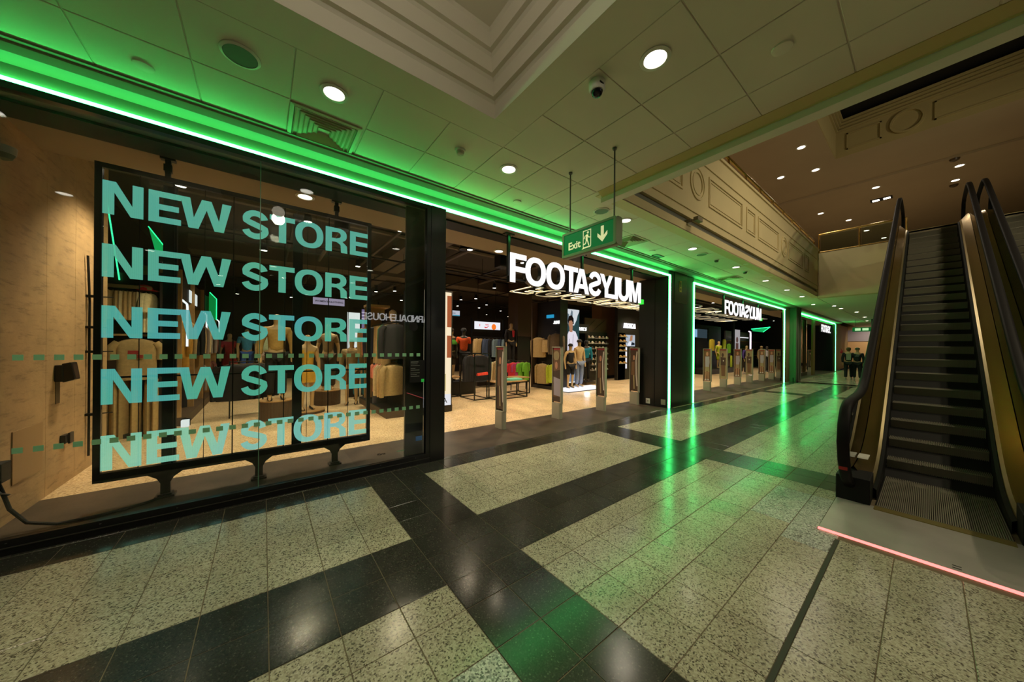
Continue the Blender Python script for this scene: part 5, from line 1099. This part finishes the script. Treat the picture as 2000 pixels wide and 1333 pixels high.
t = thing('light_box', 'tall white light panel behind the blue mannequin', 'light', (2.2, 10.6, 0)); part('lit_face', MB().box(1.98, 10.58, .75, 2.32, 10.60, 2.55), m_box_w, t); part('stand', MB().box(1.98, 10.60, 0, 2.32, 10.66, 2.58), m_darkunit, t)
t = thing('lilac_panel', 'lilac lit panel beside the wooden gondola', 'light', (2.6, 10.8, 0)); part('lit_face', MB().box(2.45, 10.9, 1.9, 3.1, 10.92, 2.7), emat('lilac_face', lin('#9a84b8'), .7), t); part('stand', MB().box(2.45, 10.92, 0, 3.1, 10.98, 2.72), m_darkunit, t)
t = thing('hanging_sign', 'hanging lilac sign reading women’s clothing', 'sign', (1.15, 8.2, 2.55)); part('board', MB().box(.85, 8.2, 2.45, 1.47, 8.22, 2.60), emat('sign_lilac', lin('#b9a8c8'), .75), t)
tm = text_mesh("WOMEN'S CLOTHING", .056, 'sign_word', m_blackm, .02, .0006); tm.transform(Matrix.Translation((.885, 8.196, 2.505))); local('sign_word', tm, None, t).location = -Vector(t.location)
for x in (.9, 1.42): part('wire', MB().tube([(x, 8.21, 2.6), (x, 8.21, 4.5)], .003, 4), m_spot, t)
# low black garment rack behind the screen (dark mass right of the jacket)
rail('low black rail of dark coats behind the fourth lettering row', (-.55, 8.9), (.0, 9.3), 1.18)
row([('jacket', '#17161a'), ('jacket', '#17161a'), ('jacket', '#17161a'), ('hoodie', '#17161a'), ('jacket', '#17161a')], (-.50, 8.94), (-.05, 9.27), 1.17, 0, 'from the left, low dark rail', 'dark coats on the low rail', .3)
# --- gondola right of the screen with the lit poster
t = thing('gondola', 'tan framed gondola of hanging clothes right of the display screen', 'shelving', (2.6, 8.2, 0))
part('base', MB().box(2.06, 6.98, 0, 3.6, 9.4, .15), m_brownunit, t); part('base_top', MB().box(2.06, 7.0, .15, 3.6, 9.4, .17), m_blackm, t)
part('spine', MB().box(2.55, 7.05, .17, 2.60, 9.35, 2.3), m_darkunit, t)
part('frame_board', MB().box(2.12, 9.1, .17, 2.62, 9.16, 2.62), m_tanwood, t); part('frame_top', MB().box(2.10, 8.75, 2.56, 2.66, 9.16, 2.62), m_tanwood, t); part('frame_board', MB().box(2.12, 8.75, .17, 2.17, 8.81, 2.60), m_tanwood, t)
part('end_frame', MB().box(2.42, 6.98, .15, 2.50, 7.03, 2.75), m_blackm, t)
for z in (2.08, 1.20): part('rail_bar', MB().tube([(2.30, 7.1, z), (2.30, 9.1, z)], .012, 8), m_black, t)
row([('jacket', '#17161a'), ('jacket', '#1d5a3c'), ('trousers', '#b89a68'), ('trousers', '#c8ab78'), ('trousers', '#b89a68'), ('trousers', '#c8ab78'), ('trousers', '#b89a68'), ('jacket', '#1c2238'), ('hoodie', '#e08a72'), ('jacket', '#b89a68'), ('jacket', '#c8ab78')], (2.30, 7.15), (2.26, 8.9), 2.07, 0, 'from the lit poster, upper gondola rail', 'clothes on the upper gondola rail', .35)
row([('hoodie', '#a58a5c'), ('hoodie', '#b89a68'), ('hoodie', '#c9b58a'), ('tee', '#e08a72'), ('tee', '#e08a72'), ('trousers', '#3c3a40')], (2.30, 7.2), (2.24, 8.1), 1.19, 0, 'from the lit poster, lower gondola rail', 'clothes on the lower gondola rail', .3)
t = thing('mannequin_bust', 'buff mannequin head above the gondola rail', 'mannequin', (2.42, 7.75, 2.08)); local('head', MB().lathe([(.04, 0), (.045, .06), (.08, .12), (.095, .2), (.08, .28), (.03, .32)], n=18), m_man, t, True); local('stand', MB().tube([(0, 0, 0), (0, 0, .02)], .06, 12), m_black, t)
lb = thing('lit_poster', 'tall glowing cream poster on the gondola end, split by the frame post', 'poster', (3.0, 6.95, 0))
part('casing', MB().box(2.52, 6.93, .0, 3.56, 6.975, 2.86), m_darkunit, lb); part('lit_face', MB().box(2.54, 6.925, .16, 3.53, 6.929, 2.82), m_box_l, lb)
part('poster_print', MB().box(3.42, 6.921, 2.0, 3.53, 6.925, 2.74, 0).box(3.42, 6.921, 1.28, 3.53, 6.925, 1.80, 0).box(2.66, 6.921, .8, 2.72, 6.925, 2.6, 1).box(2.54, 6.921, .16, 3.53, 6.925, .42, 2).box(3.12, 6.921, .5, 3.40, 6.925, .9, 1), [emat('poster_rust', lin('#b0603a'), .85), emat('poster_sand', lin('#d8c68a'), .9), emat('poster_white', lin('#e8e8ee'), .95)], lb)
tm = text_mesh('PUMA', .17, 'poster_word', m_blackm, .005, .0006); tm.transform(Matrix.Translation((2.98, 6.919, .22))); local('poster_word', tm, None, lb).location = -Vector(lb.location)
# --- tables and rails in the first opening
def frame_table(label, x0, y0, x1, y1, h, top=True):
    t = thing('display_table', label, 'table', ((x0+x1)/2, (y0+y1)/2, 0)); r = .014
    for x in (x0, x1):
        for y in (y0, y1): part('leg', MB().box(x-r, y-r, 0, x+r, y+r, h), m_black, t)
    part('foot_frame', MB().box(x0, y0-r, 0, x1, y0+r, .026).box(x0, y1-r, 0, x1, y1+r, .026).box(x0-r, y0, 0, x0+r, y1, .026).box(x1-r, y0, 0, x1+r, y1, .026), m_black, t)
    part('top', MB().box(x0-r, y0-r, h-.03, x1+r, y1+r, h) if top else MB().box(x0, y0-r, h-.026, x1, y0+r, h).box(x0, y1-r, h-.026, x1, y1+r, h).box(x0-r, y0, h-.026, x0+r, y1, h).box(x1-r, y0, h-.026, x1+r, y1, h), m_tanwood if top else m_black, t); return t
frame_table('low black framed table behind the nearest security pedestal', 5.36, 7.65, 6.52, 8.15, .52); frame_table('black framed open table holding the dark jackets', 4.80, 7.95, 5.30, 8.75, 1.36, False); frame_table('small black framed table left of the dark jackets', 4.35, 8.9, 4.85, 9.4, .62); frame_table('low black framed table behind the pink and green shirts', 6.55, 8.2, 7.1, 8.8, .55)
row([('jacket', '#17161a'), ('jacket', '#17161a'), ('hoodie', '#e65a1e'), ('jacket', '#17161a'), ('hoodie', '#17161a'), ('jacket', '#17161a')], (4.86, 8.3), (5.26, 8.3), 1.33, .25, 'from the left, black framed table', 'dark jackets on the table frame', .25)
t = thing('folded_cloth', 'mint folded cloth on the low table behind the pedestal', 'clothes', (6.15, 7.9, .521)); local('fold', MB().slab(-.26, -.18, 0, .26, .18, .035, .012), cl('#58a58a'), t); local('fold', MB().slab(-.22, -.15, .035, .24, .15, .06, .012), cl('#6ab89a'), t)
t = thing('orange_cloth', 'orange red folded shirt hanging over the black table frame', 'clothes', (5.05, 7.93, .78)); local('drape', MB().loft([[(-.17, -.03, .0), (.17, -.03, .03), (.17, .03, .03), (-.17, .03, .0)], [(-.18, -.04, -.07), (.18, -.04, -.05), (.18, .04, -.05), (-.18, .04, -.07)]]), cl('#d8402a'), t)
mannequin('mannequin in an orange tee and black shorts in the first opening', 5.30, 9.5, .42, -.25, .98, m_mang, top='#e0541c', bottom='#141414', leg='short', cap='#16161a', shoes='#c8c8c8')
mannequin('mannequin in a black and green tee with brown shorts beside the lit poster', 4.92, 9.65, .42, .25, .98, m_man, top='#2c2a20', bottom='#3c2e22', leg='short', shoes='#1a1a1a', hair='#3a2a20')
t = thing('green_collar', 'green shoulder scarf on the mannequin beside the lit poster', 'clothes', (4.92, 9.60, 1.72)); local('scarf', MB().lathe([(.20, -.10), (.19, -.02), (.10, .06)], n=18, sy=.75), cl('#4e9a2a'), t, True)
mannequin('mannequin in a black jacket with a red shirt on a stand', 8.45, 11.0, .80, -.2, 1.02, m_man, top='#1a1614', sleeve='long', bottom='#191513', shoes='#8a8a8a')
t = thing('red_tie', 'red shirt strip under the black jacket', 'clothes', (8.42, 10.80, 2.14)); local('strip', MB().prism([(-.04, -.15), (.04, -.15), (.06, .13), (-.06, .13)], 'y', -.02, 0), cl('#b8202c'), t)
t = thing('mannequin_stand', 'black box stand under the black jacket mannequin', 'plinth', (8.45, 11, 0)); local('box', MB().box(-.3, -.3, 0, .3, .3, .78), m_darkunit, t); local('top', MB().box(-.31, -.31, .78, .31, .31, .80), m_blackm, t)
t = thing('mannequin_stand', 'long low black platform under the orange tee mannequin', 'plinth', (5.1, 9.55, 0)); local('box', MB().box(-.55, -.35, 0, .5, .35, .40), m_darkunit, t); local('top', MB().box(-.57, -.37, .40, .52, .37, .42), m_blackm, t)
t = thing('brand_header', 'lit white header sign with red mark and orange ball on a black frame', 'sign', (7.6, 11.5, 2.5))
part('lit_face', MB().box(6.92, 11.48, 2.30, 8.22, 11.50, 2.62), emat('header_white', (.85, .86, .92), 1.0), t); part('casing', MB().box(6.90, 11.50, 2.28, 8.24, 11.56, 2.64), m_darkunit, t); [part('drop_rod', MB().tube([(x, 11.53, 2.64), (x, 11.53, 4.55)], .01, 5), m_spot, t) for x in (7.1, 8.0)]
mo = emat('ball_orange', (.95, .20, .02), 1.0); mr_ = emat('mark_red', (.75, .04, .05), 1.0)
part('orange_ball', MB().prism([ell(7.88, 2.42, .115, .125, 20, sq=2)], 'y', 11.472, 11.478), mo, t)
part('curved_mark', MB().prism([[(7.42, 2.43), (7.40, 2.38), (7.44, 2.35), (7.52, 2.37), (7.66, 2.46), (7.52, 2.41), (7.46, 2.40), (7.43, 2.41)]], 'y', 11.472, 11.478), mr_, t)
tm = text_mesh('NIKE', .085, 'header_word', mr_, .02, .0006); tm.transform(Matrix.Translation((7.44, 11.474, 2.47))); local('header_word', tm, None, t).location = -Vector(t.location)
part('small_mark', MB().box(7.15, 11.472, 2.42, 7.175, 11.478, 2.52), mr_, t)
t = thing('framed_rack', 'black grid rack holding jackets under the white header', 'shelving', (7.6, 11.4, 0))
for x in (6.75, 8.35): part('upright', MB().box(x-.025, 11.4, 0, x+.025, 11.46, 2.75), m_black, t)
for z in (2.2, 1.95): part('cross_bar', MB().box(6.75, 11.42, z, 8.35, 11.45, z + .03), m_black, t)
part('hang_bar', MB().tube([(6.7, 11.2, 1.95), (8.4, 11.2, 1.95)], .014, 8), m_black, t); part('hang_bar', MB().tube([(6.2, 10.4, 1.05), (8.2, 10.4, 1.05)], .014, 8), m_black, t); part('base', MB().box(6.7, 10.9, 0, 8.4, 11.46, .15), m_darkunit, t)
row([('jacket', '#c8ab78'), ('jacket', '#b89a68'), ('hoodie', '#3d4a66'), ('jacket', '#3d4a66'), ('hoodie', '#17161a'), ('jacket', '#7a8f9a'), ('jacket', '#3d4a66'), ('jacket', '#7a8f9a')], (6.85, 11.2), (8.25, 11.2), 1.94, .5, 'from the left, below white header', 'jackets under the header sign', .3)
row([('hoodie', '#3c3a40'), ('hoodie', '#6d5b47'), ('hoodie', '#58a58a'), ('jacket', '#c9b58a'), ('trousers', '#c9b58a'), ('trousers', '#17161a')], (6.25, 10.4), (7.9, 10.4), 1.04, .4, 'from the left, lower header bar', 'clothes on the lower header bar', .3)
rail('black rail of pink and lime tops beside the second pedestal', (7.05, 9.15), (7.75, 9.15), 1.06)
row([('tee', '#d02a3c'), ('tee', '#b8407a'), ('tee', '#6fae2a'), ('tee', '#6fae2a')], (7.12, 9.12), (7.68, 9.05), 1.04, .3, 'from the left, rail of bright tops', 'bright tops on the short rail', .4)
t = thing('lit_screen', 'lit screen showing two people against blue sky', 'screen', (4.9, 12, 2)); part('lit_face', MB().box(4.75, 11.98, 1.7, 5.95, 12.0, 2.72), emat('sky_blue', lin('#5a96d8'), .9), t); part('casing', MB().box(4.72, 12.0, 1.66, 5.98, 12.06, 2.76), m_darkunit, t); part('stand', MB().box(5.2, 12.0, 0, 5.5, 12.06, 1.66), m_darkunit, t)
mb = MB(); mb.prism([ell(5.12, 2.2, .15, .2, 14, sq=2)], 'y', 11.972, 11.979, 0); mb.prism([[(4.78, 1.72), (5.4, 1.72), (5.3, 2.02), (4.9, 2.02)]], 'y', 11.972, 11.979, 1); mb.prism([ell(5.55, 2.28, .15, .2, 14, sq=2)], 'y', 11.972, 11.979, 2)
part('picture', mb, [emat('pic_skin', lin('#c89a74'), .8), emat('pic_white', lin('#d8dce8'), .8), emat('pic_hair', lin('#2a1c14'), .6)], t)
t = thing('hanging_sign', 'small white hanging sign left of the header sign', 'sign', (4.7, 10, 2.75)); part('board', MB().box(4.88, 10.0, 2.62, 5.42, 10.02, 2.80), emat('sign_white', lin('#c8ccda'), .8), t); [part('wire', MB().tube([(x, 10.01, 2.8), (x, 10.01, 4.55)], .003, 4), m_spot, t) for x in (4.92, 5.38)]; part('blue_edge', MB().box(5.15, 9.996, 2.62, 5.42, 10.0, 2.65), emat('sign_cyan', lin('#3a9ab8'), .8), t)
tm = text_mesh("FOOTWEAR", .055, 'sign_word', m_blackm, .01, .0006); tm.transform(Matrix.Translation((4.95, 9.995, 2.69))); local('sign_word', tm, None, t).location = -Vector(t.location)
# --- dark column, junior unit, white poster and plinth
t = thing('shop_column', 'brown faced square column in the middle of the shop', 'column', (9.6, 10.8, 0)); part('shaft', MB().box(8.75, 10.9, 2.04, 9.55, 11.6, 4.55), m_brownunit, t); part('lower_rack', MB().box(8.78, 10.95, 0, 9.5, 11.5, 2.04), m_darkunit, t)
t = thing('wall_unit', 'tall black junior display unit with faced-out clothes', 'shelving', (8.5, 8.7, 0))
part('panel', MB().box(8.55, 7.95, 0, 8.62, 9.45, 3.3), m_darkunit, t); part('end_panel', MB().box(8.28, 9.42, 0, 8.62, 9.48, 3.3), m_brownunit, t); part('base', MB().box(8.30, 7.95, 0, 8.55, 9.42, .12), m_darkunit, t); part('far_end_panel', MB().box(8.28, 7.93, 0, 8.66, 7.96, 3.3), m_darkunit, t)
part('blue_sign', MB().box(8.50, 8.50, 2.66, 8.54, 8.86, 2.78), emat('blue_sign', lin('#2a9ac8'), .9), t)
gl, tot = layout('JUNIOR', .2, .06, None); k_ = .47 / tot
for c, loops in gl: part('letter', MB().prism([[(8.50 - a*k_, 2.42 + b*.115) for a, b in l] for l in loops], 'x', 8.50, 8.53), emat('unit_letter', (.95, .95, .95), 1.2), t)
for y, z, kind, col, lab in ((9.2, 1.98, 'jacket', '#b89a68', 'tan jacket faced out at the upper left of the black junior unit'), (8.75, 1.88, 'shorts', '#c8ab78', 'buff shorts faced out in the middle of the black junior unit'), (8.25, 2.10, 'jacket', '#6d5b47', 'brown jacket faced out at the upper right of the black junior unit'), (8.95, .98, 'jacket', '#b89a68', 'tan jacket faced out low on the black junior unit'), (8.35, .98, 'hoodie', '#b9c832', 'yellow green top faced out low on the black junior unit')):
    hang(kind, col, 8.40, y, z, -PI/2 + .2, lab)
for y, z, n_ in ((9.2, 2.0, 0), (8.75, 1.90, 1), (8.25, 2.12, 2), (8.95, 1.0, 3), (8.35, 1.0, 4)): part('prong', MB().tube([(8.36, y, z + .012), (8.55, y, z + .012)], .006, 6), m_steel, t)
wp = thing('lit_poster', 'tall glowing poster of a person in a white shirt behind the white plinth', 'poster', (9.8, 8.85, 0))
part('casing', MB().box(9.27, 8.84, .0, 10.36, 8.92, 3.13), m_darkunit, wp); part('lit_face', MB().box(9.29, 8.832, .12, 10.34, 8.84, 3.11), emat('poster_sky', lin('#d4dade'), .95), wp)
PM = [emat('pp_tower', lin('#7d8f9a'), .7), emat('pp_tree', lin('#3a5a5c'), .6), emat('pp_skin', lin('#c08a68'), .8), emat('pp_hair', lin('#241a16'), .6), emat('pp_shirt', lin('#e6e0ea'), .95), emat('pp_green', lin('#3a6a58'), .6), emat('pp_jeans', lin('#8a9ab4'), .7), emat('pp_shade', lin('#b6aebf'), .8)]
mb = MB(); ly = [0]
def pl(loop, c):
    ly[0] += 1; mb.prism([[(9.29 + a*1.05, .12 + b*2.99) for a, b in loop]], 'y', 8.831 - ly[0]*.0011, 8.8315 - ly[0]*.0011, c)
pl([(.22, .70), (.42, .70), (.42, .93), (.24, .95)], 0); pl([(.48, .7), (.62, .7), (.62, .97), (.55, .99), (.49, .93)], 0); pl([(.82, .7), (1, .7), (1, .98), (.9, .92), (.84, .85)], 1); pl([(0, .6), (1, .6), (1, .84), (.85, .86), (.7, .78), (.3, .8), (0, .78)], 1); pl([(0, .40), (.6, .40), (.6, .52), (0, .54)], 5)
pl([(.10, .30), (.95, .30), (.92, .62), (.78, .70), (.6, .715), (.4, .70), (.25, .60)], 4); pl([(.05, .50), (.28, .52), (.24, .72), (.14, .74)], 4); pl([(.12, .74), (.24, .72), (.34, .80), (.30, .86), (.18, .83)], 2); pl([(.44, .69), (.6, .69), (.62, .78), (.42, .78)], 2); pl(ell(.50, .80, .12, .055, 16, sq=2), 2); pl(stroke([(.36, .82), (.40, .87), (.54, .885), (.64, .85), (.64, .80)], .07), 3); pl([(.1, .02), (.9, .02), (.92, .30), (.12, .30)], 6); pl([(.62, .32), (.66, .66), (.63, .66), (.58, .32)], 7); pl([(.38, .34), (.44, .6), (.41, .6), (.35, .34)], 7)
part('poster_picture', mb, PM, wp)
t = thing('white_plinth', 'low glowing white plinth with mannequins in the first opening', 'plinth', (9.2, 8.1, 0)); part('glow_body', MB().slab(8.20, 7.46, .03, 9.95, 7.90, .13, .01), emat('plinth_glow', (1, .98, 1.), 1.1), t); part('shadow_base', MB().box(8.26, 7.50, 0, 9.88, 7.86, .03), m_blackm, t)
lamp('plinth_glow_lamp', 'POINT', (9.0, 7.3, .12), 3, (.95, .95, 1.), size=.1)
mannequin('child mannequin in a black tank top, shorts and cap on the white plinth', 8.54, 7.68, .132, -.35, .87, m_man, top='#141113', sleeve='none', bottom='#131112', leg='short', cap='#1c1512', shoes='#55504c')
mannequin('mannequin in a tan crop top and blue jeans on the white plinth', 9.03, 7.70, .132, -.3, .96, m_man, female=True, top='#c2a274', sleeve='none', bottom='#7884a0', cap='#2a2622', shoes='#b0b4c4')
mannequin('mannequin in a turquoise jacket behind the white plinth', 10.95, 8.95, .12, -.6, .98, m_mang, top='#1c8fae', sleeve='long', bottom='#151417', hair='#1a1614', shoes='#4a3020')
t = thing('mannequin_stand', 'brown low block under the turquoise jacket mannequin', 'plinth', (10.95, 8.95, 0)); local('block', MB().box(-.3, -.28, 0, .3, .28, .10), m_brownunit, t); local('top', MB().box(-.31, -.29, .10, .31, .29, .12), m_darkunit, t)
# --- shoe walls
def shoe_data(col):
    key = 'shoe' + col
    if key not in GC:
        rr = []
        for f, w, h in ((-.13, .025, .06), (-.11, .036, .10), (-.05, .038, .115), (.0, .038, .085), (.06, .042, .062), (.11, .040, .045), (.15, .022, .03)):
            rr.append([(f, w*math.cos(a), .012 + h*.5 + h*.5*math.sin(a)) for a in [2*PI*j/10 for j in range(10)]])
        GC[key] = MB().loft(rr).prism([(f, w) for f, w in ((-.14, .03), (-.1, .042), (.06, .046), (.14, .03), (.16, 0), (.14, -.03), (.06, -.046), (-.1, -.042), (-.14, -.03))], 'z', 0, .016, 1).data('shoe', [cl(col), cl('#d8d2c6')], True)
    return GC[key]
def shoe_wall(label, x0, y, x1, levels, cols, rzs, where, per):
    t = thing('shoe_wall', label, 'shelving', ((x0+x1)/2, y, 0)); part('back', MB().box(x0, y + .02, 0, x1, y + .08, 2.3), m_darkunit, t)
    for z in levels: part('shelf', MB().box(x0, y - .14, z - .015, x1, y + .02, z), m_darkunit, t)
    for li, z in enumerate(levels):
        for k in range(per):
            x = x0 + (x1 - x0) * (k + .5) / per
            o = bpy.data.objects.new('shoe', shoe_data(cols[(li * 3 + k) % len(cols)])); add(o, None, (x, y - .06, z), rzs); tag(o, f'shoe, {ORD[k]} from left, {ORD[li]} shelf up, {where}', 'shoe', 'shoes on ' + where)
SC = ['#c8a888', '#8a7a6a', '#d8cdbc', '#5a4a40', '#b89a80', '#c8beb0', '#3c342e']
shoe_wall('dark wall of shoe shelves right of the turquoise jacket', 11.75, 9.6, 13.35, (.5, .75, 1.0, 1.25, 1.5, 1.75, 2.0), SC, .3, 'the shoe wall behind the turquoise jacket', 6)
shoe_wall('shoe shelves beside the brown column', 14.9, 10.2, 16.3, (.45, .7, .95, 1.2, 1.45, 1.7), SC, .2, 'the shelves beyond the brown column', 5)
shoe_wall('narrow dark shoe tower under the bright lettering', 13.55, 9.12, 14.15, (.8, 1.1, 1.4, 1.62, 1.85, 2.1), ['#c8a064', '#c89a58', '#b88a50'], .0, 'the shoe tower by the pier', 2)
t = thing('patterned_panel', 'brown patterned panel above the shoe wall', 'panel', (12.6, 9.7, 0)); part('panel', MB().box(11.75, 9.69, 2.3, 13.35, 9.75, 2.95), m_brownunit, t); part('pattern_grid', MB().tube([(11.8, 9.68, 2.4), (12.5, 9.68, 2.9)], .01, 4).tube([(12.3, 9.68, 2.35), (13.2, 9.68, 2.9)], .01, 4), m_darkunit, t)
gl, tot = layout('ASICS', .24, .05, None); k_ = .55 / tot
t = thing('letter_sign', 'white letters partly hidden by the tall white poster', 'sign', (11.1, 9.3, 2.3)); part('backing', MB().box(10.78, 9.34, 2.2, 11.6, 9.38, 2.6), m_darkunit, t); part('support', MB().box(11.5, 9.34, 0, 11.56, 9.38, 2.2), m_darkunit, t)
for c, loops in gl: part('letter', MB().prism([[(10.86 + a*k_ + b*.03, 2.31 + b*.15) for a, b in l] for l in loops], 'y', 9.31, 9.34), emat('unit_letter', (.95, .95, .95), 1.2), t)
t = thing('shop_column', 'brown lit column right of the patterned panel', 'column', (13.9, 10.2, 0)); part('shaft', MB().box(13.4, 10.0, 0, 14.7, 10.6, 4.55), mat('brown_unit_light', '#6a4a30', .55), t); part('skirting', MB().box(13.38, 9.98, 0, 14.72, 10.0, .15), m_blackm, t)
t = thing('wall_unit', 'black unit with glowing slanted letters beside the pier', 'shelving', (14.6, 9.1, 0)); part('panel', MB().box(13.5, 9.14, 0, 15.9, 9.3, 3.6), m_darkunit, t); part('lit_picture', MB().box(14.20, 9.10, 1.65, 14.95, 9.14, 2.22), emat('unit_picture', lin('#b8c0cc'), .9), t)
mb = MB(); mb.prism([[(14.25, 1.68), (14.55, 1.68), (14.62, 1.85), (14.45, 1.9)]], 'y', 9.09, 9.10, 0); mb.prism([[(14.45, 1.9), (14.7, 1.95), (14.72, 2.2), (14.55, 2.2)]], 'y', 9.09, 9.10, 1); mb.prism([[(14.6, 1.7), (14.9, 1.72), (14.88, 1.82), (14.64, 1.86)]], 'y', 9.085, 9.095, 2); part('picture', mb, [emat('pu_white', lin('#e6e8f0'), 1.), emat('pu_skin', lin('#c08a64'), .8), emat('pu_dark', lin('#28303c'), .6)], t)
part('light_strip', MB().box(14.18, 9.11, .55, 14.26, 9.14, 1.6), m_box_w, t)
gl, tot = layout('HOKA', .26, .05, None); k_ = 1.02 / tot
for c, loops in gl: part('letter', MB().prism([[(13.98 + a*k_ + b*.05, 2.55 + b*.24) for a, b in l] for l in loops], 'y', 9.10, 9.14), emat('unit_letter2', (.98, .95, 1.), 2.2), t)
# --- second and third opening: what shows between the pedestals
t = thing('wall_unit', 'dark unit of sportswear in the second opening', 'shelving', (23, 9.4, 0)); part('panel', MB().box(21.0, 9.4, 0, 26.9, 9.5, 3.2), m_darkunit, t); part('base', MB().box(21.0, 8.0, 0, 26.9, 9.4, .3), m_darkunit, t); part('lit_picture', MB().box(21.3, 9.37, 2.3, 24.4, 9.4, 2.9), emat('sport_picture', lin('#3a4a52'), .7), t); part('lit_picture', MB().box(21.4, 9.36, 2.34, 22.8, 9.37, 2.85), emat('sport_blue', lin('#8ab4d8'), .9), t); part('green_backdrop', MB().box(24.6, 9.36, 2.1, 26.8, 9.4, 3.0), mat('backdrop_green', '#2e4a38', .6), t)
hang('jacket', '#c9b22e', 23.4, 8.7, 2.25, 0, 'yellow jacket faced out in the second opening'); hang('hoodie', '#b9c832', 25.5, 8.7, 2.30, .1, 'yellow green top faced out high in the second opening'); hang('hoodie', '#6fae2a', 26.4, 8.7, 2.0, -.1, 'bright green top faced out in the second opening'); hang('trousers', '#b9c832', 26.2, 8.5, 1.15, 0, 'yellow green trousers hung low in the second opening')
mannequin('mannequin in a yellow green top and shorts in the second opening', 23.4, 8.3, .302, -.4, 1.0, m_man, top='#b4c026', bottom='#c2ca2a', leg='short', female=True)
for x, y, lab, a, b, c_ in ((24.2, 7.0, 'mannequin in a purple top among the far pedestals', '#4a3a8a', '#2a2a2a', m_man), (25.6, 6.6, 'mannequin in a beige jacket among the far pedestals', '#c2a06a', '#2a2622', m_man), (27.6, 6.8, 'mannequin in white before the green ceiling light', '#c8c4cc', '#3a3a3a', m_mang), (30.0, 6.2, 'mannequin in a pale tan jacket near the glass leaf', '#b89a6a', '#3a332c', m_man), (31.0, 6.6, 'mannequin in khaki at the right of the second opening', '#8f8a4a', '#3a332c', m_man), (31.9, 5.5, 'dark dressed mannequin in the third opening', '#14141a', '#101014', m_mang)):
    mannequin(lab, x, y, .0, -.4, 1.02, c_, top=a, sleeve='long', bottom=b, shoes='#c8c8c8')
t = thing('green_ceiling_light', 'green glowing slanted ceiling panel in the second opening', 'light', (31, 8, 3.1)); part('panel', MB().add([(28.6, 8.0, 3.06), (33.2, 8.0, 3.42), (31.4, 8.0, 2.95), (29.0, 8.0, 2.95)], [(0, 1, 2, 3)]).box(29.0, 8.01, 2.93, 31.4, 8.05, 2.95), emat('panel_green', (.01, .50, .12), .8), t); part('edge_tube', MB().tube([(28.6, 7.98, 3.06), (33.2, 7.98, 3.42), (31.4, 7.98, 2.95)], .025, 5), m_green_in, t)
t = thing('tall_picture', 'tall lit picture panel between two dark posts in the second opening', 'poster', (26.9, 8.6, 0)); part('lit_face', MB().box(26.9, 8.58, .3, 28.2, 8.6, 3.0), emat('tp_pale', lin('#b8b2b4'), .7), t); part('post', MB().box(26.6, 8.5, 0, 26.9, 8.62, 3.6), m_blackm, t); part('figure_print', MB().prism([[(27.3, .5), (27.9, .5), (27.85, 2.0), (27.35, 2.0)]], 'y', 8.57, 8.58).prism([ell(27.6, 2.25, .2, .22, 12, sq=2)], 'y', 8.57, 8.58), emat('tp_fig', lin('#6a4a44'), .6), t)
for x, y, h0, h1, lab in ((29.2, 8.2, 1.2, 2.9, 'upright white light tube in the second opening'), (30.6, 5.4, 1.3, 2.55, 'upright pinkish light tube in the third opening')):
    t = thing('light_tube', lab, 'light', (x, y, h0)); part('tube', MB().tube([(x, y, h0), (x, y, h1 - .12), (x - .05, y, h1 - .03), (x - .35, y, h1)], .05, 6), emat('tube_pink', (1., .86, .98), 1.5), t)
    part('holder', MB().box(x - .04, y + .05, 0, x + .04, y + .12, h1), m_darkunit, t)
t = thing('wall_unit', 'grey lit shelf wall at the right end of the second opening', 'shelving', (31, 9.5, 0)); part('panel', MB().box(28.4, 9.6, 0, 37, 9.7, 3.0), mat('shelf_wall', '#6d6258', .6), t)
for z in (1.0, 1.6, 2.2): part('shelf', MB().box(28.5, 9.3, z, 37, 9.6, z + .04), m_tanwood, t)
part('shelf_light', MB().box(29, 9.32, 2.5, 33, 9.35, 2.56), m_box_w, t)
t = thing('wall_panel', 'beige and black wall panels at the right of the third opening', 'panel', (34, 5.6, 0)); part('beige_panel', MB().box(32.4, 5.8, .2, 33.2, 5.85, 3.4), mat('panel_beige', '#b39a70', .6), t); part('black_panel', MB().box(33.2, 5.3, 0, 33.9, 5.9, 3.4).box(33.3, 4.3, 0, 33.74, 5.3, 3.42), m_blackm, t)
for x, lab in ((24.3, 'small floor uplight glowing near the third pedestal of the second opening'), (26.2, 'small floor uplight glowing among the far pedestals')):
    t = thing('floor_uplight', lab, 'light', (x, 6.8, 0)); local('lens', MB().lathe([(.11, .02), (.10, .10), (.02, .12)], n=12), m_lamp_s, t, True); local('ring', MB().lathe([(.14, 0), (.14, .02)], n=14), m_blackm, t)
# glass screen and post at the far right of the corridor
t = thing('glass_screen', 'green tinted glass screen with a dark post at the end of the corridor', 'partition', (30, 2.0, 0)); part('post', MB().box(29.9, 2.05, 0, 30.0, 2.14, 3.5), m_blackm, t); part('pane', MB().box(29.94, -1.5, .1, 29.96, 2.05, 3.4), glass('screen_green', (.62, .78, .66), 1.5), t); part('bottom_rail', MB().box(29.9, -1.5, 0, 30.0, 2.05, .1), m_blackm, t)
# added globe in the coffer, out of view, to brighten its steps
t = thing('coffer_fill_globe', 'added unseen globe in the coffer, to brighten its steps', 'light', (.2, .95, 3.95)); local('globe', MB().lathe([(.02, -.1), (.08, -.06), (.1, 0), (.08, .06), (.02, .1)], n=16), emat('fill_globe_glow', (1, .88, .68), 3.), t, True); local('rod', MB().tube([(0, 0, .1), (0, 0, .33)], .008, 6), m_rod, t)
